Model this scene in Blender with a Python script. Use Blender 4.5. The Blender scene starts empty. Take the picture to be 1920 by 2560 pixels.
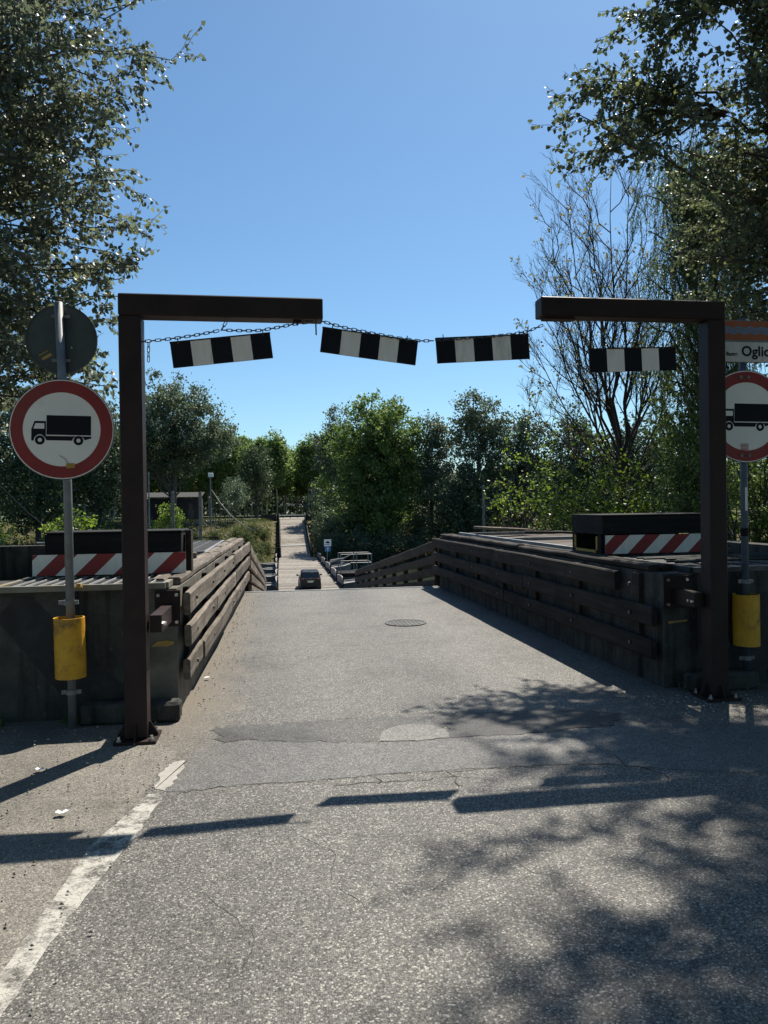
import bpy, math, random
import numpy as np
from mathutils import Vector, Matrix, Euler
R = math.radians
SC = bpy.context.scene
COL = SC.collection

# ------------------------------------------------------------------ camera
FPX = 1849.0; CAMH = 1.6
YAW = R(8.3); ROLL = R(0.8); PITCH = math.atan(14.0 / FPX)
fw = np.array([math.sin(YAW) * math.cos(PITCH), math.cos(YAW) * math.cos(PITCH), -math.sin(PITCH)])
r0 = np.array([math.cos(YAW), -math.sin(YAW), 0.0]); u0 = np.cross(r0, fw)
rv = r0 * math.cos(ROLL) - u0 * math.sin(ROLL); uv = u0 * math.cos(ROLL) + r0 * math.sin(ROLL)
CC = np.array([0, 0, CAMH])
cam_d = bpy.data.cameras.new('camera'); cam = bpy.data.objects.new('camera', cam_d); COL.objects.link(cam)
cam_d.sensor_fit = 'VERTICAL'; cam_d.sensor_height = 36.0; cam_d.lens = 26.0
cam_d.clip_start = 0.05; cam_d.clip_end = 9000
M = Matrix(((rv[0], uv[0], -fw[0], 0), (rv[1], uv[1], -fw[1], 0), (rv[2], uv[2], -fw[2], CAMH), (0, 0, 0, 1)))
cam.matrix_world = M
SC.camera = cam
# ------------------------------------------------------------------ light
SUN_EL = R(56.5); SUN_AZ = R(33.0)          # azimuth clockwise from +Y (the road axis)
w = bpy.data.worlds.new('World'); SC.world = w; w.use_nodes = True
nt = w.node_tree; bg = nt.nodes['Background']
sky = nt.nodes.new('ShaderNodeTexSky'); sky.sky_type = 'NISHITA'; sky.sun_disc = False
sky.sun_elevation = SUN_EL; sky.sun_rotation = SUN_AZ
sky.air_density = 1.0; sky.dust_density = 0.45; sky.ozone_density = 3.5; sky.altitude = 100
tint = nt.nodes.new('ShaderNodeMix'); tint.data_type = 'RGBA'; tint.blend_type = 'MULTIPLY'; tint.inputs[0].default_value = 1.0; tint.inputs[7].default_value = (.82, 1.03, 1.08, 1)   # white balance of the whole sky
nt.links.new(sky.outputs[0], tint.inputs[6]); nt.links.new(tint.outputs[2], bg.inputs[0]); bg.inputs[1].default_value = 0.075
sl = bpy.data.lights.new('sun', 'SUN'); so = bpy.data.objects.new('sun', sl); COL.objects.link(so)
sl.energy = 5.0; sl.angle = R(0.53); sl.color = (1.0, 0.94, 0.83)
sd = Vector((math.sin(SUN_AZ) * math.cos(SUN_EL), math.cos(SUN_AZ) * math.cos(SUN_EL), math.sin(SUN_EL)))
so.rotation_euler = sd.to_track_quat('Z', 'Y').to_euler(); so.location = sd * 60
vs = SC.view_settings; vs.view_transform = 'Standard'; vs.look = 'None'; vs.exposure = 0.7; vs.gamma = 1.0
vs.use_curve_mapping = False

# ------------------------------------------------------------------ measuring helpers (photo reading -> real place)
K = 1920.0 / 1659.0
def _ray(x, y): return fw + rv * ((x * K - 960) / FPX) + uv * ((1280 - y * K) / FPX)
def G(x, y, z=0.0):
    d = _ray(x, y); return CC + d * ((z - CAMH) / d[2])
def at(x, y, Y):
    d = _ray(x, y); return CC + d * (Y / d[1])

# ------------------------------------------------------------------ materials
MATS = {}
def nodes(name):
    m = bpy.data.materials.new(name); m.use_nodes = True
    t = m.node_tree; b = t.nodes['Principled BSDF']
    return m, t, b
def N(t, typ, **kw):
    n = t.nodes.new(typ)
    for k, v in kw.items():
        if hasattr(n, k): setattr(n, k, v)
        else: n.inputs[k].default_value = v
    return n
def ramp(t, fac, stops):
    n = t.nodes.new('ShaderNodeValToRGB'); e = n.color_ramp.elements
    while len(e) > 1: e.remove(e[-1])
    e[0].position = stops[0][0]; e[0].color = (*stops[0][1], 1)
    for p, c in stops[1:]:
        q = e.new(p); q.color = (*c, 1)
    t.links.new(fac, n.inputs[0]); return n.outputs[0]
def mixc(t, fac, a, b, typ='MIX'):
    n = t.nodes.new('ShaderNodeMix'); n.data_type = 'RGBA'; n.blend_type = typ
    for sock, v in ((n.inputs[0], fac), (n.inputs[6], a), (n.inputs[7], b)):
        if hasattr(v, 'links'): t.links.new(v, sock)
        elif isinstance(v, (int, float)): sock.default_value = v
        else: sock.default_value = (*v, 1)
    return n.outputs[2]
def mth(t, op, a, b=0.0, c=None):
    n = t.nodes.new('ShaderNodeMath'); n.operation = op
    for i, v in enumerate((a, b) if c is None else (a, b, c)):
        if hasattr(v, 'links'): t.links.new(v, n.inputs[i])
        else: n.inputs[i].default_value = v
    return n.outputs[0]
def objco(t, scale=(1, 1, 1), rnd=True):
    tc = t.nodes.new('ShaderNodeTexCoord'); mp = t.nodes.new('ShaderNodeMapping')
    mp.inputs['Scale'].default_value = scale
    t.links.new(tc.outputs['Object'], mp.inputs['Vector'])
    if rnd:
        oi = t.nodes.new('ShaderNodeObjectInfo'); cb = t.nodes.new('ShaderNodeCombineXYZ')
        v = mth(t, 'MULTIPLY', oi.outputs['Random'], 37.0)
        for i in range(3): t.links.new(v, cb.inputs[i])
        t.links.new(cb.outputs[0], mp.inputs['Location'])
    return mp.outputs[0]
def noise(t, co, scale, detail=5, rough=0.55):
    n = N(t, 'ShaderNodeTexNoise'); n.inputs['Scale'].default_value = scale
    n.inputs['Detail'].default_value = detail; n.inputs['Roughness'].default_value = rough
    t.links.new(co, n.inputs['Vector']); return n.outputs['Fac']
def bump(t, b, h, strength=0.3, dist=0.01):
    n = N(t, 'ShaderNodeBump'); n.inputs['Strength'].default_value = strength; n.inputs['Distance'].default_value = dist
    t.links.new(h, n.inputs['Height']); t.links.new(n.outputs[0], b.inputs['Normal'])
def pm(name, c1, c2=None, scale=6.0, rough=0.7, metal=0.0, bstr=0.2, stretch=(1, 1, 1), lo=0.35, hi=0.65, dirt=None, spec=0.5, dscale=1.7, dlo=.5, dhi=.72):
    """two-tone noise material with optional dirt blotches and bump"""
    if name in MATS: return MATS[name]
    m, t, b = nodes(name); co = objco(t, stretch)
    c2 = c2 or tuple(min(1, x * 1.35) for x in c1)
    n1 = noise(t, co, scale, 6, 0.6)
    c = ramp(t, n1, [(lo, c1), (hi, c2)])
    if dirt:
        n2 = noise(t, co, dscale, 7, 0.65)
        f = ramp(t, n2, [(dlo, (0, 0, 0)), (dhi, (1, 1, 1))])
        c = mixc(t, f, c, dirt)
    t.links.new(c, b.inputs['Base Color'])
    b.inputs['Roughness'].default_value = rough; b.inputs['Metallic'].default_value = metal
    b.inputs['Specular IOR Level'].default_value = spec
    if bstr: bump(t, b, noise(t, co, scale * 4, 6, 0.65), bstr, 0.01)
    MATS[name] = m; return m
def wood(name, c1, c2, c3, axis):
    s = [22, 22, 22]; s[axis] = 1.1
    m, t, b = nodes(name); co = objco(t, tuple(s))
    g = noise(t, co, 1.0, 8, 0.6)
    oi = t.nodes.new('ShaderNodeObjectInfo')
    c = ramp(t, g, [(0.3, c1), (0.5, c2), (0.7, c3)])
    co2 = objco(t, (1, 1, 1))
    bl = noise(t, co2, 2.3, 5, 0.6)
    c = mixc(t, ramp(t, bl, [(0.45, (0, 0, 0)), (0.75, (.75, .75, .75))]), c, tuple(x * 0.45 for x in c1))
    hv = N(t, 'ShaderNodeHueSaturation'); t.links.new(c, hv.inputs['Color'])
    t.links.new(mth(t, 'MULTIPLY_ADD', oi.outputs['Random'], 0.5, 0.75), hv.inputs['Value'])
    t.links.new(hv.outputs[0], b.inputs['Base Color'])
    b.inputs['Roughness'].default_value = 0.85; b.inputs['Specular IOR Level'].default_value = 0.25
    bump(t, b, g, 0.5, 0.008); MATS[name] = m; return m
def leafmat(name, dark, light, young, trans=0.35, rough=0.42, spec=0.5):
    m, t, b = nodes(name)
    a = N(t, 'ShaderNodeAttribute'); a.attribute_name = 'tint'
    c = ramp(t, a.outputs['Fac'], [(0.0, dark), (0.75, light), (0.93, young), (1.0, young)])
    t.links.new(c, b.inputs['Base Color']); b.inputs['Roughness'].default_value = rough
    b.inputs['Specular IOR Level'].default_value = spec
    tr = N(t, 'ShaderNodeBsdfTranslucent'); mx = N(t, 'ShaderNodeMixShader'); mx.inputs[0].default_value = trans
    hv = N(t, 'ShaderNodeHueSaturation'); hv.inputs['Value'].default_value = 1.5; hv.inputs['Saturation'].default_value = 1.15
    t.links.new(c, hv.inputs['Color']); t.links.new(hv.outputs[0], tr.inputs['Color'])
    out = t.nodes['Material Output']
    t.links.new(b.outputs[0], mx.inputs[1]); t.links.new(tr.outputs[0], mx.inputs[2]); t.links.new(mx.outputs[0], out.inputs[0])
    MATS[name] = m; return m

def asphalt(name, base, chip_lo, chip_hi, scale, dirt_l=False, brown=(0.145, 0.12, 0.09), tone=0.10):
    m, t, b = nodes(name); co = objco(t, (1, 1, 1), False)
    v = N(t, 'ShaderNodeTexVoronoi'); v.inputs['Scale'].default_value = scale; v.inputs['Randomness'].default_value = 1.0
    t.links.new(co, v.inputs['Vector'])
    sep = N(t, 'ShaderNodeSeparateColor'); t.links.new(v.outputs['Color'], sep.inputs[0])
    c = ramp(t, sep.outputs[0], [(0.0, chip_lo), (0.55, base), (0.86, tuple(x * 1.35 for x in base)), (0.95, chip_hi), (1.0, chip_hi)])
    gap = ramp(t, v.outputs['Distance'], [(0.45, (1, 1, 1)), (0.85, (.25, .25, .25))])
    c = mixc(t, 0.6, c, gap, 'MULTIPLY')
    # bigger clear stones
    v2 = N(t, 'ShaderNodeTexVoronoi'); v2.inputs['Scale'].default_value = scale * 0.6
    t.links.new(co, v2.inputs['Vector'])
    s2 = N(t, 'ShaderNodeSeparateColor'); t.links.new(v2.outputs['Color'], s2.inputs[0])
    k = mth(t, 'MULTIPLY', mth(t, 'GREATER_THAN', s2.outputs[1], 0.93), mth(t, 'LESS_THAN', v2.outputs['Distance'], 0.33))
    c = mixc(t, mth(t, 'MULTIPLY', k, 0.55), c, chip_hi)
    # broad tone: wheel tracks and stains
    tn = noise(t, co, 1.1, 6, 0.62)
    tone_c = ramp(t, tn, [(0.3, (1 - tone * 3,) * 3), (0.5, (1, 1, 1)), (0.72, (1 + tone, 1 + tone, 1 + tone * .8))])
    c = mixc(t, 1.0, c, tone_c, 'MULTIPLY')
    sx = N(t, 'ShaderNodeSeparateXYZ'); t.links.new(co, sx.inputs[0])
    wob = mth(t, 'MULTIPLY_ADD', noise(t, co, .8, 3, .5), .8, -.4)
    trk = mth(t, 'COSINE', mth(t, 'MULTIPLY', mth(t, 'ADD', mth(t, 'SUBTRACT', sx.outputs[0], 1.25), wob), 4.0))
    c = mixc(t, 1.0, c, ramp(t, mth(t, 'MULTIPLY_ADD', trk, .5, .5), [(0.0, (1.07, 1.07, 1.06)), (1.0, (.92, .92, .92))]), 'MULTIPLY')
    stn = ramp(t, noise(t, co, 2.6, 4, .6), [(.62, (1, 1, 1)), (.74, (.72, .72, .73))])
    c = mixc(t, .8, c, stn, 'MULTIPLY')
    fine = noise(t, co, 9, 8, 0.7)
    c = mixc(t, 1.0, c, ramp(t, fine, [(0.3, (0.78,) * 3), (0.7, (1.15,) * 3)]), 'MULTIPLY')
    if dirt_l:   # blown soil that gathers along the foot of the left-hand wall
        tc = N(t, 'ShaderNodeSeparateXYZ'); t.links.new(co, tc.inputs[0])
        yf = N(t, 'ShaderNodeMapRange'); yf.inputs[1].default_value = 4.4; yf.inputs[2].default_value = 6.2; t.links.new(tc.outputs[1], yf.inputs[0])
        d = mth(t, 'ADD', mth(t, 'MULTIPLY', tc.outputs[0], -2.3), mth(t, 'MULTIPLY_ADD', noise(t, co, 2.2, 7, 0.65), 2.0, -1.55))
        f = N(t, 'ShaderNodeMapRange'); f.inputs[1].default_value = 0.0; f.inputs[2].default_value = 1.1; t.links.new(d, f.inputs[0])
        c = mixc(t, mth(t, 'MULTIPLY', mth(t, 'MULTIPLY', f.outputs[0], yf.outputs[0]), 0.85), c, mixc(t, noise(t, co, 30, 5, 0.7), tuple(x * .75 for x in brown), tuple(x * 1.3 for x in brown)))
    t.links.new(c, b.inputs['Base Color'])
    b.inputs['Roughness'].default_value = 0.62; b.inputs['Specular IOR Level'].default_value = 0.35
    h = mth(t, 'ADD', mth(t, 'MULTIPLY', v.outputs['Distance'], -1.0), mth(t, 'MULTIPLY', sep.outputs[1], 0.6))
    bump(t, b, h, 0.42, 0.006)
    MATS[name] = m; return m

asph = asphalt('asphalt', (0.134, 0.124, 0.111), (0.042, 0.039, 0.036), (0.36, 0.34, 0.30), 135, True)
asph_new = asphalt('asphalt_overlay', (0.136, 0.13, 0.123), (0.05, 0.05, 0.05), (0.25, 0.24, 0.228), 150, True, tone=.05)
asph_dark = asphalt('asphalt_dark_patch', (0.055, 0.052, 0.049), (0.025, 0.025, 0.025), (0.14, 0.13, 0.12), 160, tone=.15)
asph_mid = asphalt('asphalt_mid_patch', (0.088, 0.083, 0.077), (0.03, 0.03, 0.03), (0.24, 0.23, 0.21), 160, tone=.2)
asph_pale = asphalt('asphalt_pale_patch', (0.185, 0.176, 0.163), (0.08, 0.08, 0.08), (0.29, 0.28, 0.255), 140, tone=.05)
dusty = asphalt('dusty_shoulder', (0.172, 0.156, 0.133), (0.105, 0.095, 0.08), (0.28, 0.26, 0.225), 130, tone=.12)
steel_brown = pm('brown_painted_steel', (0.023, 0.0145, 0.0145), (0.033, 0.020, 0.019), 5, 0.5, 0.0, 0.06, dirt=(0.045, 0.026, 0.018), dlo=.6, dhi=.72, dscale=7, spec=.2)
galv = pm('galvanised_steel', (0.16, 0.17, 0.18), (0.24, 0.25, 0.26), 9, 0.6, 0.25, 0.05, dirt=(0.13, 0.12, 0.11))
bolt_m = pm('zinc_bolt', (0.5, 0.5, 0.5), (0.62, 0.62, 0.6), 20, 0.3, 0.9, 0.0)
chain_m = pm('dull_chain', (0.09, 0.09, 0.095), (0.16, 0.155, 0.15), 20, 0.5, 0.7, 0.0)
def concrete(name, c1, c2, streak, pale):
    m, t, b = nodes(name); co = objco(t, (1, 1, 1), False); cz = objco(t, (7, 7, .55), False)
    c = ramp(t, noise(t, co, 4.5, 9, .7), [(.3, c1), (.68, c2)])
    c = mixc(t, ramp(t, noise(t, cz, 1.0, 6, .65), [(.46, (0, 0, 0)), (.66, (.9, .9, .9))]), c, streak)
    c = mixc(t, ramp(t, noise(t, co, 13, 6, .75), [(.60, (0, 0, 0)), (.72, (.7, .7, .7))]), c, pale)
    t.links.new(c, b.inputs['Base Color']); b.inputs['Roughness'].default_value = .92; b.inputs['Specular IOR Level'].default_value = .2
    bump(t, b, noise(t, co, 22, 8, .7), .6, .012); MATS[name] = m; return m
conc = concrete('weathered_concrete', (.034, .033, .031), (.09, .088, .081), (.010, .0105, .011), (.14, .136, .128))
conc_in = pm('sunlit_toned_concrete', (0.12, 0.11, 0.092), (0.195, 0.177, 0.148), 4, 0.9, 0, 0.4, dirt=(0.065, 0.056, 0.045), spec=0.2)  # lighter than the shaded walls' concrete: sunlight is put into its colour
conc_pale = pm('pale_concrete', (0.26, 0.25, 0.235), (0.36, 0.35, 0.33), 5, 0.9, 0, 0.4, dirt=(0.14, 0.13, 0.12), spec=0.2)
black_paint = pm('worn_black_paint', (0.012, 0.012, 0.014), (0.03, 0.03, 0.031), 6, 0.75, 0, 0.2, dirt=(0.07, 0.068, 0.064), dlo=.58, dhi=.78)
dark_timber = wood('tarred_timber', (0.008, 0.009, 0.011), (0.013, 0.013, 0.014), (0.03, 0.027, 0.024), 0)
sun_wood = wood('weathered_planks', (0.085, 0.07, 0.056), (0.165, 0.137, 0.111), (0.265, 0.227, 0.19), 1)  # lit copy of the weathered planks, strong sun put into its colour
dark_wood = wood('shade_toned_planks', (0.018, 0.0145, 0.011), (0.036, 0.028, 0.0225), (0.064, 0.051, 0.04), 1)  # darker copy of the planks, shade of the wall put into its colour
deck_wood = wood('deck_planks', (0.2, 0.178, 0.155), (0.30, 0.272, 0.24), (0.4, 0.366, 0.325), 0)
def deckmat():   # tone of each deck plank
    t = deck_wood.node_tree; b = t.nodes['Principled BSDF']; src = b.inputs['Base Color'].links[0].from_socket
    ge = t.nodes.new('ShaderNodeNewGeometry')
    t.links.new(mixc(t, 1.0, src, ramp(t, ge.outputs['Random Per Island'], [(0, (.5, .48, .46)), (.5, (.95, .94, .92)), (1, (1.2, 1.2, 1.2))]), 'MULTIPLY'), b.inputs['Base Color'])
deckmat()
post_wood = wood('grey_post_wood', (0.10, 0.09, 0.078), (0.16, 0.145, 0.125), (0.22, 0.20, 0.175), 2)
white_s = pm('white_sign_face', (0.74, 0.73, 0.70), (0.82, 0.81, 0.78), 3, 0.5, 0, 0.02, dirt=(0.45, 0.43, 0.40), dlo=.55, dhi=.85)
white_b = pm('white_board_stripe', (0.74, 0.70, 0.66), (0.82, 0.79, 0.75), 4, 0.55, 0, 0.03, dirt=(0.40, 0.37, 0.33), dlo=.55, dhi=.8, stretch=(5, 5, 1))
red_s = pm('red_sign_face', (0.22, 0.012, 0.017), (0.27, 0.018, 0.022), 4, 0.5, 0, 0.02, dirt=(0.2, 0.03, 0.03))
black_s = pm('black_sign_print', (0.010, 0.011, 0.016), (0.014, 0.015, 0.021), 4, 0.6, 0, 0.02, spec=.12)
back_s = pm('grey_sign_back', (0.05, 0.062, 0.07), (0.075, 0.088, 0.097), 5, 0.45, 0.3, 0.03, dirt=(0.04, 0.045, 0.045))
yellow_m = pm('scuffed_yellow', (0.55, 0.27, 0.012), (0.66, 0.36, 0.02), 8, 0.55, 0, 0.15, dirt=(0.16, 0.09, 0.03), dlo=.5, dhi=.7, dscale=7)
yellow_d = pm('faded_yellow', (0.36, 0.22, 0.04), (0.45, 0.3, 0.08), 12, 0.8, 0, 0.1, dirt=(0.12, 0.1, 0.08), dscale=6)
orange_s = pm('river_sign_orange', (0.30, 0.07, 0.025), (0.35, 0.09, 0.03), 4, 0.5, 0, 0.02, dirt=(0.26, 0.08, 0.04))
blue_s = pm('sign_blue', (0.055, 0.16, 0.34), (0.08, 0.2, 0.4), 4, 0.5, 0, 0.0)
rubber = pm('black_rubber', (0.012, 0.012, 0.012), (0.02, 0.02, 0.02), 8, 0.8, 0, 0.1)
bark = pm('poplar_bark', (0.075, 0.066, 0.056), (0.15, 0.135, 0.115), 3, 0.9, 0, 0.6, stretch=(4, 4, .7))
bark_dark = pm('dark_bark', (0.035, 0.03, 0.027), (0.07, 0.06, 0.052), 3, 0.9, 0, 0.6, stretch=(4, 4, .7))
bark_pale = pm('pale_grove_bark', (0.24, 0.22, 0.19), (0.38, 0.355, 0.31), 3, 0.9, 0, 0.5, stretch=(4, 4, .5))
lf_poplar = leafmat('leaf_white_poplar', (0.072, 0.090, 0.060), (0.155, 0.178, 0.118), (0.205, 0.232, 0.12), 0.40, 0.48, 0.6)
lf_popr = leafmat('leaf_aspen', (0.058, 0.076, 0.042), (0.125, 0.148, 0.082), (0.185, 0.21, 0.09), 0.38, 0.48, 0.55)
lf_willow = leafmat('leaf_willow', (0.038, 0.058, 0.022), (0.085, 0.12, 0.042), (0.15, 0.20, 0.06), 0.36, 0.46, 0.5)
lf_elm = leafmat('leaf_bright', (0.08, 0.125, 0.026), (0.15, 0.215, 0.045), (0.24, 0.29, 0.065), 0.46, 0.4, 0.6)
lf_olive = leafmat('leaf_yellowing', (0.10, 0.10, 0.03), (0.19, 0.17, 0.06), (0.28, 0.24, 0.09), 0.45, 0.5, 0.4)
lf_far = leafmat('leaf_far_grey', (0.06, 0.085, 0.05), (0.12, 0.15, 0.09), (0.16, 0.19, 0.11), 0.32, 0.5, 0.4)
lf_farg = leafmat('leaf_far_green', (0.065, 0.102, 0.034), (0.128, 0.182, 0.055), (0.19, 0.25, 0.07), 0.42, 0.5, 0.4)
lf_grove = leafmat('leaf_grove', (0.085, 0.132, 0.045), (0.155, 0.215, 0.07), (0.2, 0.26, 0.085), 0.46, 0.5, 0.4)
lf_dark = leafmat('leaf_far_dark', (0.034, 0.052, 0.03), (0.07, 0.098, 0.05), (0.10, 0.135, 0.06), 0.28, 0.5, 0.4)
lf_grass = leafmat('grass_blades', (0.05, 0.07, 0.024), (0.10, 0.125, 0.045), (0.19, 0.175, 0.085), 0.3, 0.6, 0.3)

# ------------------------------------------------------------------ mesh helpers
class MB:
    def __init__(s): s.v = []; s.f = []
    def add(s, V, F):
        o = len(s.v); s.v += [tuple(map(float, p)) for p in V]; s.f += [tuple(i + o for i in f) for f in F]; return s
    def box(s, c, d, rz=0.0, rx=0.0, ry=0.0, bev=0.0):
        c = Vector([float(q) for q in c]); d = Vector([float(q) for q in d]) / 2
        E = Euler((rx, ry, rz)).to_matrix()
        if bev <= 0:
            V = [c + E @ Vector((sx * d.x, sy * d.y, sz * d.z)) for sx in (-1, 1) for sy in (-1, 1) for sz in (-1, 1)]
            F = [(0, 1, 3, 2), (4, 6, 7, 5), (0, 4, 5, 1), (2, 3, 7, 6), (0, 2, 6, 4), (1, 5, 7, 3)]
            return s.add(V, F)
        # chamfered box: 24 vertices
        V = []; idx = {}
        for sx in (-1, 1):
            for sy in (-1, 1):
                for sz in (-1, 1):
                    for a in range(3):
                        q = [sx * (d.x - bev), sy * (d.y - bev), sz * (d.z - bev)]; q[a] = (sx * d.x, sy * d.y, sz * d.z)[a]
                        idx[(sx, sy, sz, a)] = len(V); V.append(c + E @ Vector(q))
        F = []
        def quad(k): F.append(tuple(idx[q] for q in k))
        for a in range(3):
            b2, c2 = [i for i in range(3) if i != a]
            for sg in (-1, 1):
                def key(p, q):
                    t = [0, 0, 0]; t[a] = sg; t[b2] = p; t[c2] = q; return (*t, a)
                quad([key(-1, -1), key(1, -1), key(1, 1), key(-1, 1)])
            for p in (-1, 1):
                for q in (-1, 1):
                    def k2(sg, ax):
                        t = [0, 0, 0]; t[a] = sg; t[b2] = p; t[c2] = q; return (*t, ax)
                    quad([k2(-1, b2), k2(1, b2), k2(1, c2), k2(-1, c2)])
        for sx in (-1, 1):
            for sy in (-1, 1):
                for sz in (-1, 1): F.append(tuple(idx[(sx, sy, sz, a)] for a in range(3)))
        return s.add(V, F)
    def beam(s, p0, p1, w, h, up=(0, 0, 1), sag=0.0):
        p0 = Vector([float(q) for q in p0]); p1 = Vector([float(q) for q in p1]); d = (p1 - p0).normalized(); up = Vector(up)
        sd_ = d.cross(up).normalized(); u_ = sd_.cross(d)
        V = []
        for p in (p0, p1):
            for a, b in ((-1, -1), (1, -1), (1, 1), (-1, 1)): V.append(p + sd_ * (a * w / 2) + u_ * (b * h / 2))
        return s.add(V, [(0, 3, 2, 1), (4, 5, 6, 7), (0, 1, 5, 4), (1, 2, 6, 5), (2, 3, 7, 6), (3, 0, 4, 7)])
    def tube(s, pts, rad, n=8, cap=True):
        pts = [Vector([float(q) for q in p]) for p in pts]
        if not hasattr(rad, '__len__'): rad = [rad] * len(pts)
        o = len(s.v); ref = None
        for i, p in enumerate(pts):
            d = (pts[min(i + 1, len(pts) - 1)] - pts[max(i - 1, 0)]).normalized()
            if ref is None or abs(ref.dot(d)) > 0.95: ref = Vector((1, 0, 0)) if abs(d.x) < .8 else Vector((0, 1, 0))
            a = d.cross(ref).normalized(); b = d.cross(a)
            for k in range(n):
                t = 2 * math.pi * k / n; s.v.append(tuple(p + (a * math.cos(t) + b * math.sin(t)) * rad[i]))
        for i in range(len(pts) - 1):
            for k in range(n): s.f.append((o + i * n + k, o + (i + 1) * n + k, o + (i + 1) * n + (k + 1) % n, o + i * n + (k + 1) % n))
        if cap:
            s.f.append(tuple(o + k for k in range(n))); s.f.append(tuple(o + (len(pts) - 1) * n + k for k in reversed(range(n))))
        return s
    def prism(s, poly, p0, du, dv, dn, th):
        """flat outline (u,v) extruded by th along dn from plane at p0"""
        p0, du, dv, dn = [Vector([float(q) for q in k]) for k in (p0, du, dv, dn)]
        n = len(poly); V = [p0 + du * a + dv * b for a, b in poly] + [p0 + du * a + dv * b + dn * th for a, b in poly]
        F = [tuple(reversed(range(n))), tuple(range(n, 2 * n))] + [(i, (i + 1) % n, n + (i + 1) % n, n + i) for i in range(n)]
        return s.add(V, F)
    def ring(s, ro, ri, p0, du, dv, dn, th, n=48):
        p0, du, dv, dn = [Vector([float(q) for q in k]) for k in (p0, du, dv, dn)]
        V = []
        for k in range(n):
            a = 2 * math.pi * k / n; e = du * math.cos(a) + dv * math.sin(a)
            V += [p0 + e * ro, p0 + e * ri, p0 + e * ro + dn * th, p0 + e * ri + dn * th]
        F = []
        for k in range(n):
            a = 4 * k; b = 4 * ((k + 1) % n)
            F += [(a, a + 1, b + 1, b), (a + 2, b + 2, b + 3, a + 3), (a, b, b + 2, a + 2), (a + 1, a + 3, b + 3, b + 1)]
        return s.add(V, F)
    def build(s, name, m, parent=None, smooth=False, kind=None):
        me = bpy.data.meshes.new(name)
        off = wloc(parent) if parent else Vector((0, 0, 0))
        me.from_pydata([(a - off.x, b - off.y, c - off.z) for a, b, c in s.v], [], s.f); me.validate()
        return link(name, me, m, parent, smooth, kind)
def wloc(o):
    l = Vector((0, 0, 0))
    while o: l += o.location; o = o.parent
    return l
def link(name, me, m, parent=None, smooth=False, kind=None):
    if m is not None and not me.materials: me.materials.append(m)
    if smooth: me.polygons.foreach_set('use_smooth', [True] * len(me.polygons))
    o = bpy.data.objects.new(name, me); COL.objects.link(o)
    if parent: o.parent = parent
    if kind: o['kind'] = kind
    return o
def tag(o, label, cat, group=None):
    o['label'] = label; o['category'] = cat
    if group: o['group'] = group
    return o
def thing(name, loc, label, cat, group=None):
    o = bpy.data.objects.new(name, None); COL.objects.link(o); o.location = Vector([float(q) for q in loc]); o.empty_display_size = .2
    return tag(o, label, cat, group)
def struct(o): o['kind'] = 'structure'; return o
def dup(root, loc, rz=0, label=None, group=None, scale=1.0):
    c = root.copy(); COL.objects.link(c); c.location = Vector([float(q) for q in loc]); c.rotation_euler = (0, 0, rz); c.scale = (scale,) * 3
    if label: c['label'] = label
    if group: c['group'] = group
    for ch in root.children:
        k = ch.copy(); COL.objects.link(k); k.parent = c
        for g in ch.children:
            q = g.copy(); COL.objects.link(q); q.parent = k
    return c
def sheet(name, pts, z, m, jit=0.0, seed=0, sub=8):
    """flat sheet on the ground from an outline; edges roughened"""
    rg = random.Random(seed); out = []
    n = len(pts)
    for i in range(n):
        a = pts[i]; b = pts[(i + 1) % n]
        for k in range(sub if jit else 1):
            t = k / (sub if jit else 1)
            out.append((a[0] + (b[0] - a[0]) * t + rg.uniform(-jit, jit), a[1] + (b[1] - a[1]) * t + rg.uniform(-jit, jit), z))
    me = bpy.data.meshes.new(name); me.from_pydata(out, [], [tuple(range(len(out)))]); me.validate()
    return struct(link(name, me, m))
rng = np.random.default_rng(7)

# ------------------------------------------------------------------ terrain, river, road
def sst(a, b, x):
    t = np.clip((x - a) / (b - a), 0, 1); return t * t * (3 - 2 * t)
def lump(x, y, s):
    return (np.sin(x * s + 1.3) * np.cos(y * s * .83 + .4) + .5 * np.sin(x * s * 2.3 + y * s * 1.9) + .3 * np.cos(x * s * 4.1 - y * s * 3.7)) / 1.8
def H(x, y):
    x = np.asarray(x, float); y = np.asarray(y, float)
    en = 13.0 + 10.0 * sst(4, 8, x) + 2.5 * sst(30, 60, np.abs(x))
    near = -0.035 - 7.4 * sst(0, 1, (y - en) / 9.0)
    top = 117 + 19 * sst(6.5, 3.0, np.abs(x - 2.7)) + 5 * sst(8, 14, x)
    far = -7.4 + 6.75 * np.clip((y - 95.5) / (top - 95.5), 0, 1) ** 0.85
    bank = 0.35 * lump(x, y, .45) * sst(95, 99, y) * sst(7, 10, np.abs(x - 2.7)) + .12 * lump(x, y, 1.7) * sst(95, 99, y)
    z = np.where(y < 55, near, far + bank)
    rough = .05 * lump(x, y, .9) * sst(4, 9, np.abs(x - 1.3)) * (y < 55)
    return z + rough - 0.03 * (np.abs(x - 1.3) > 4) * (y < 16)
def axis(lo, hi, parts):
    out = [lo]
    for a, b, s in parts: out += list(np.arange(a, b, s))
    return np.array(sorted(set(out + [hi])))
xs = axis(-4000, 4000, [(-2000, -200, 150), (-200, -60, 10), (-60, 60, 1.2), (60, 200, 10), (200, 2000, 150)])
ys = axis(-600, 6000, [(-300, -20, 25), (-20, 30, .9), (30, 90, 4), (90, 150, 1.0), (150, 400, 12), (400, 3000, 150)])
XX, YY = np.meshgrid(xs, ys); ZZ = H(XX, YY)
nx, ny = len(xs), len(ys)
gi = np.arange(nx * ny).reshape(ny, nx)
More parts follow.
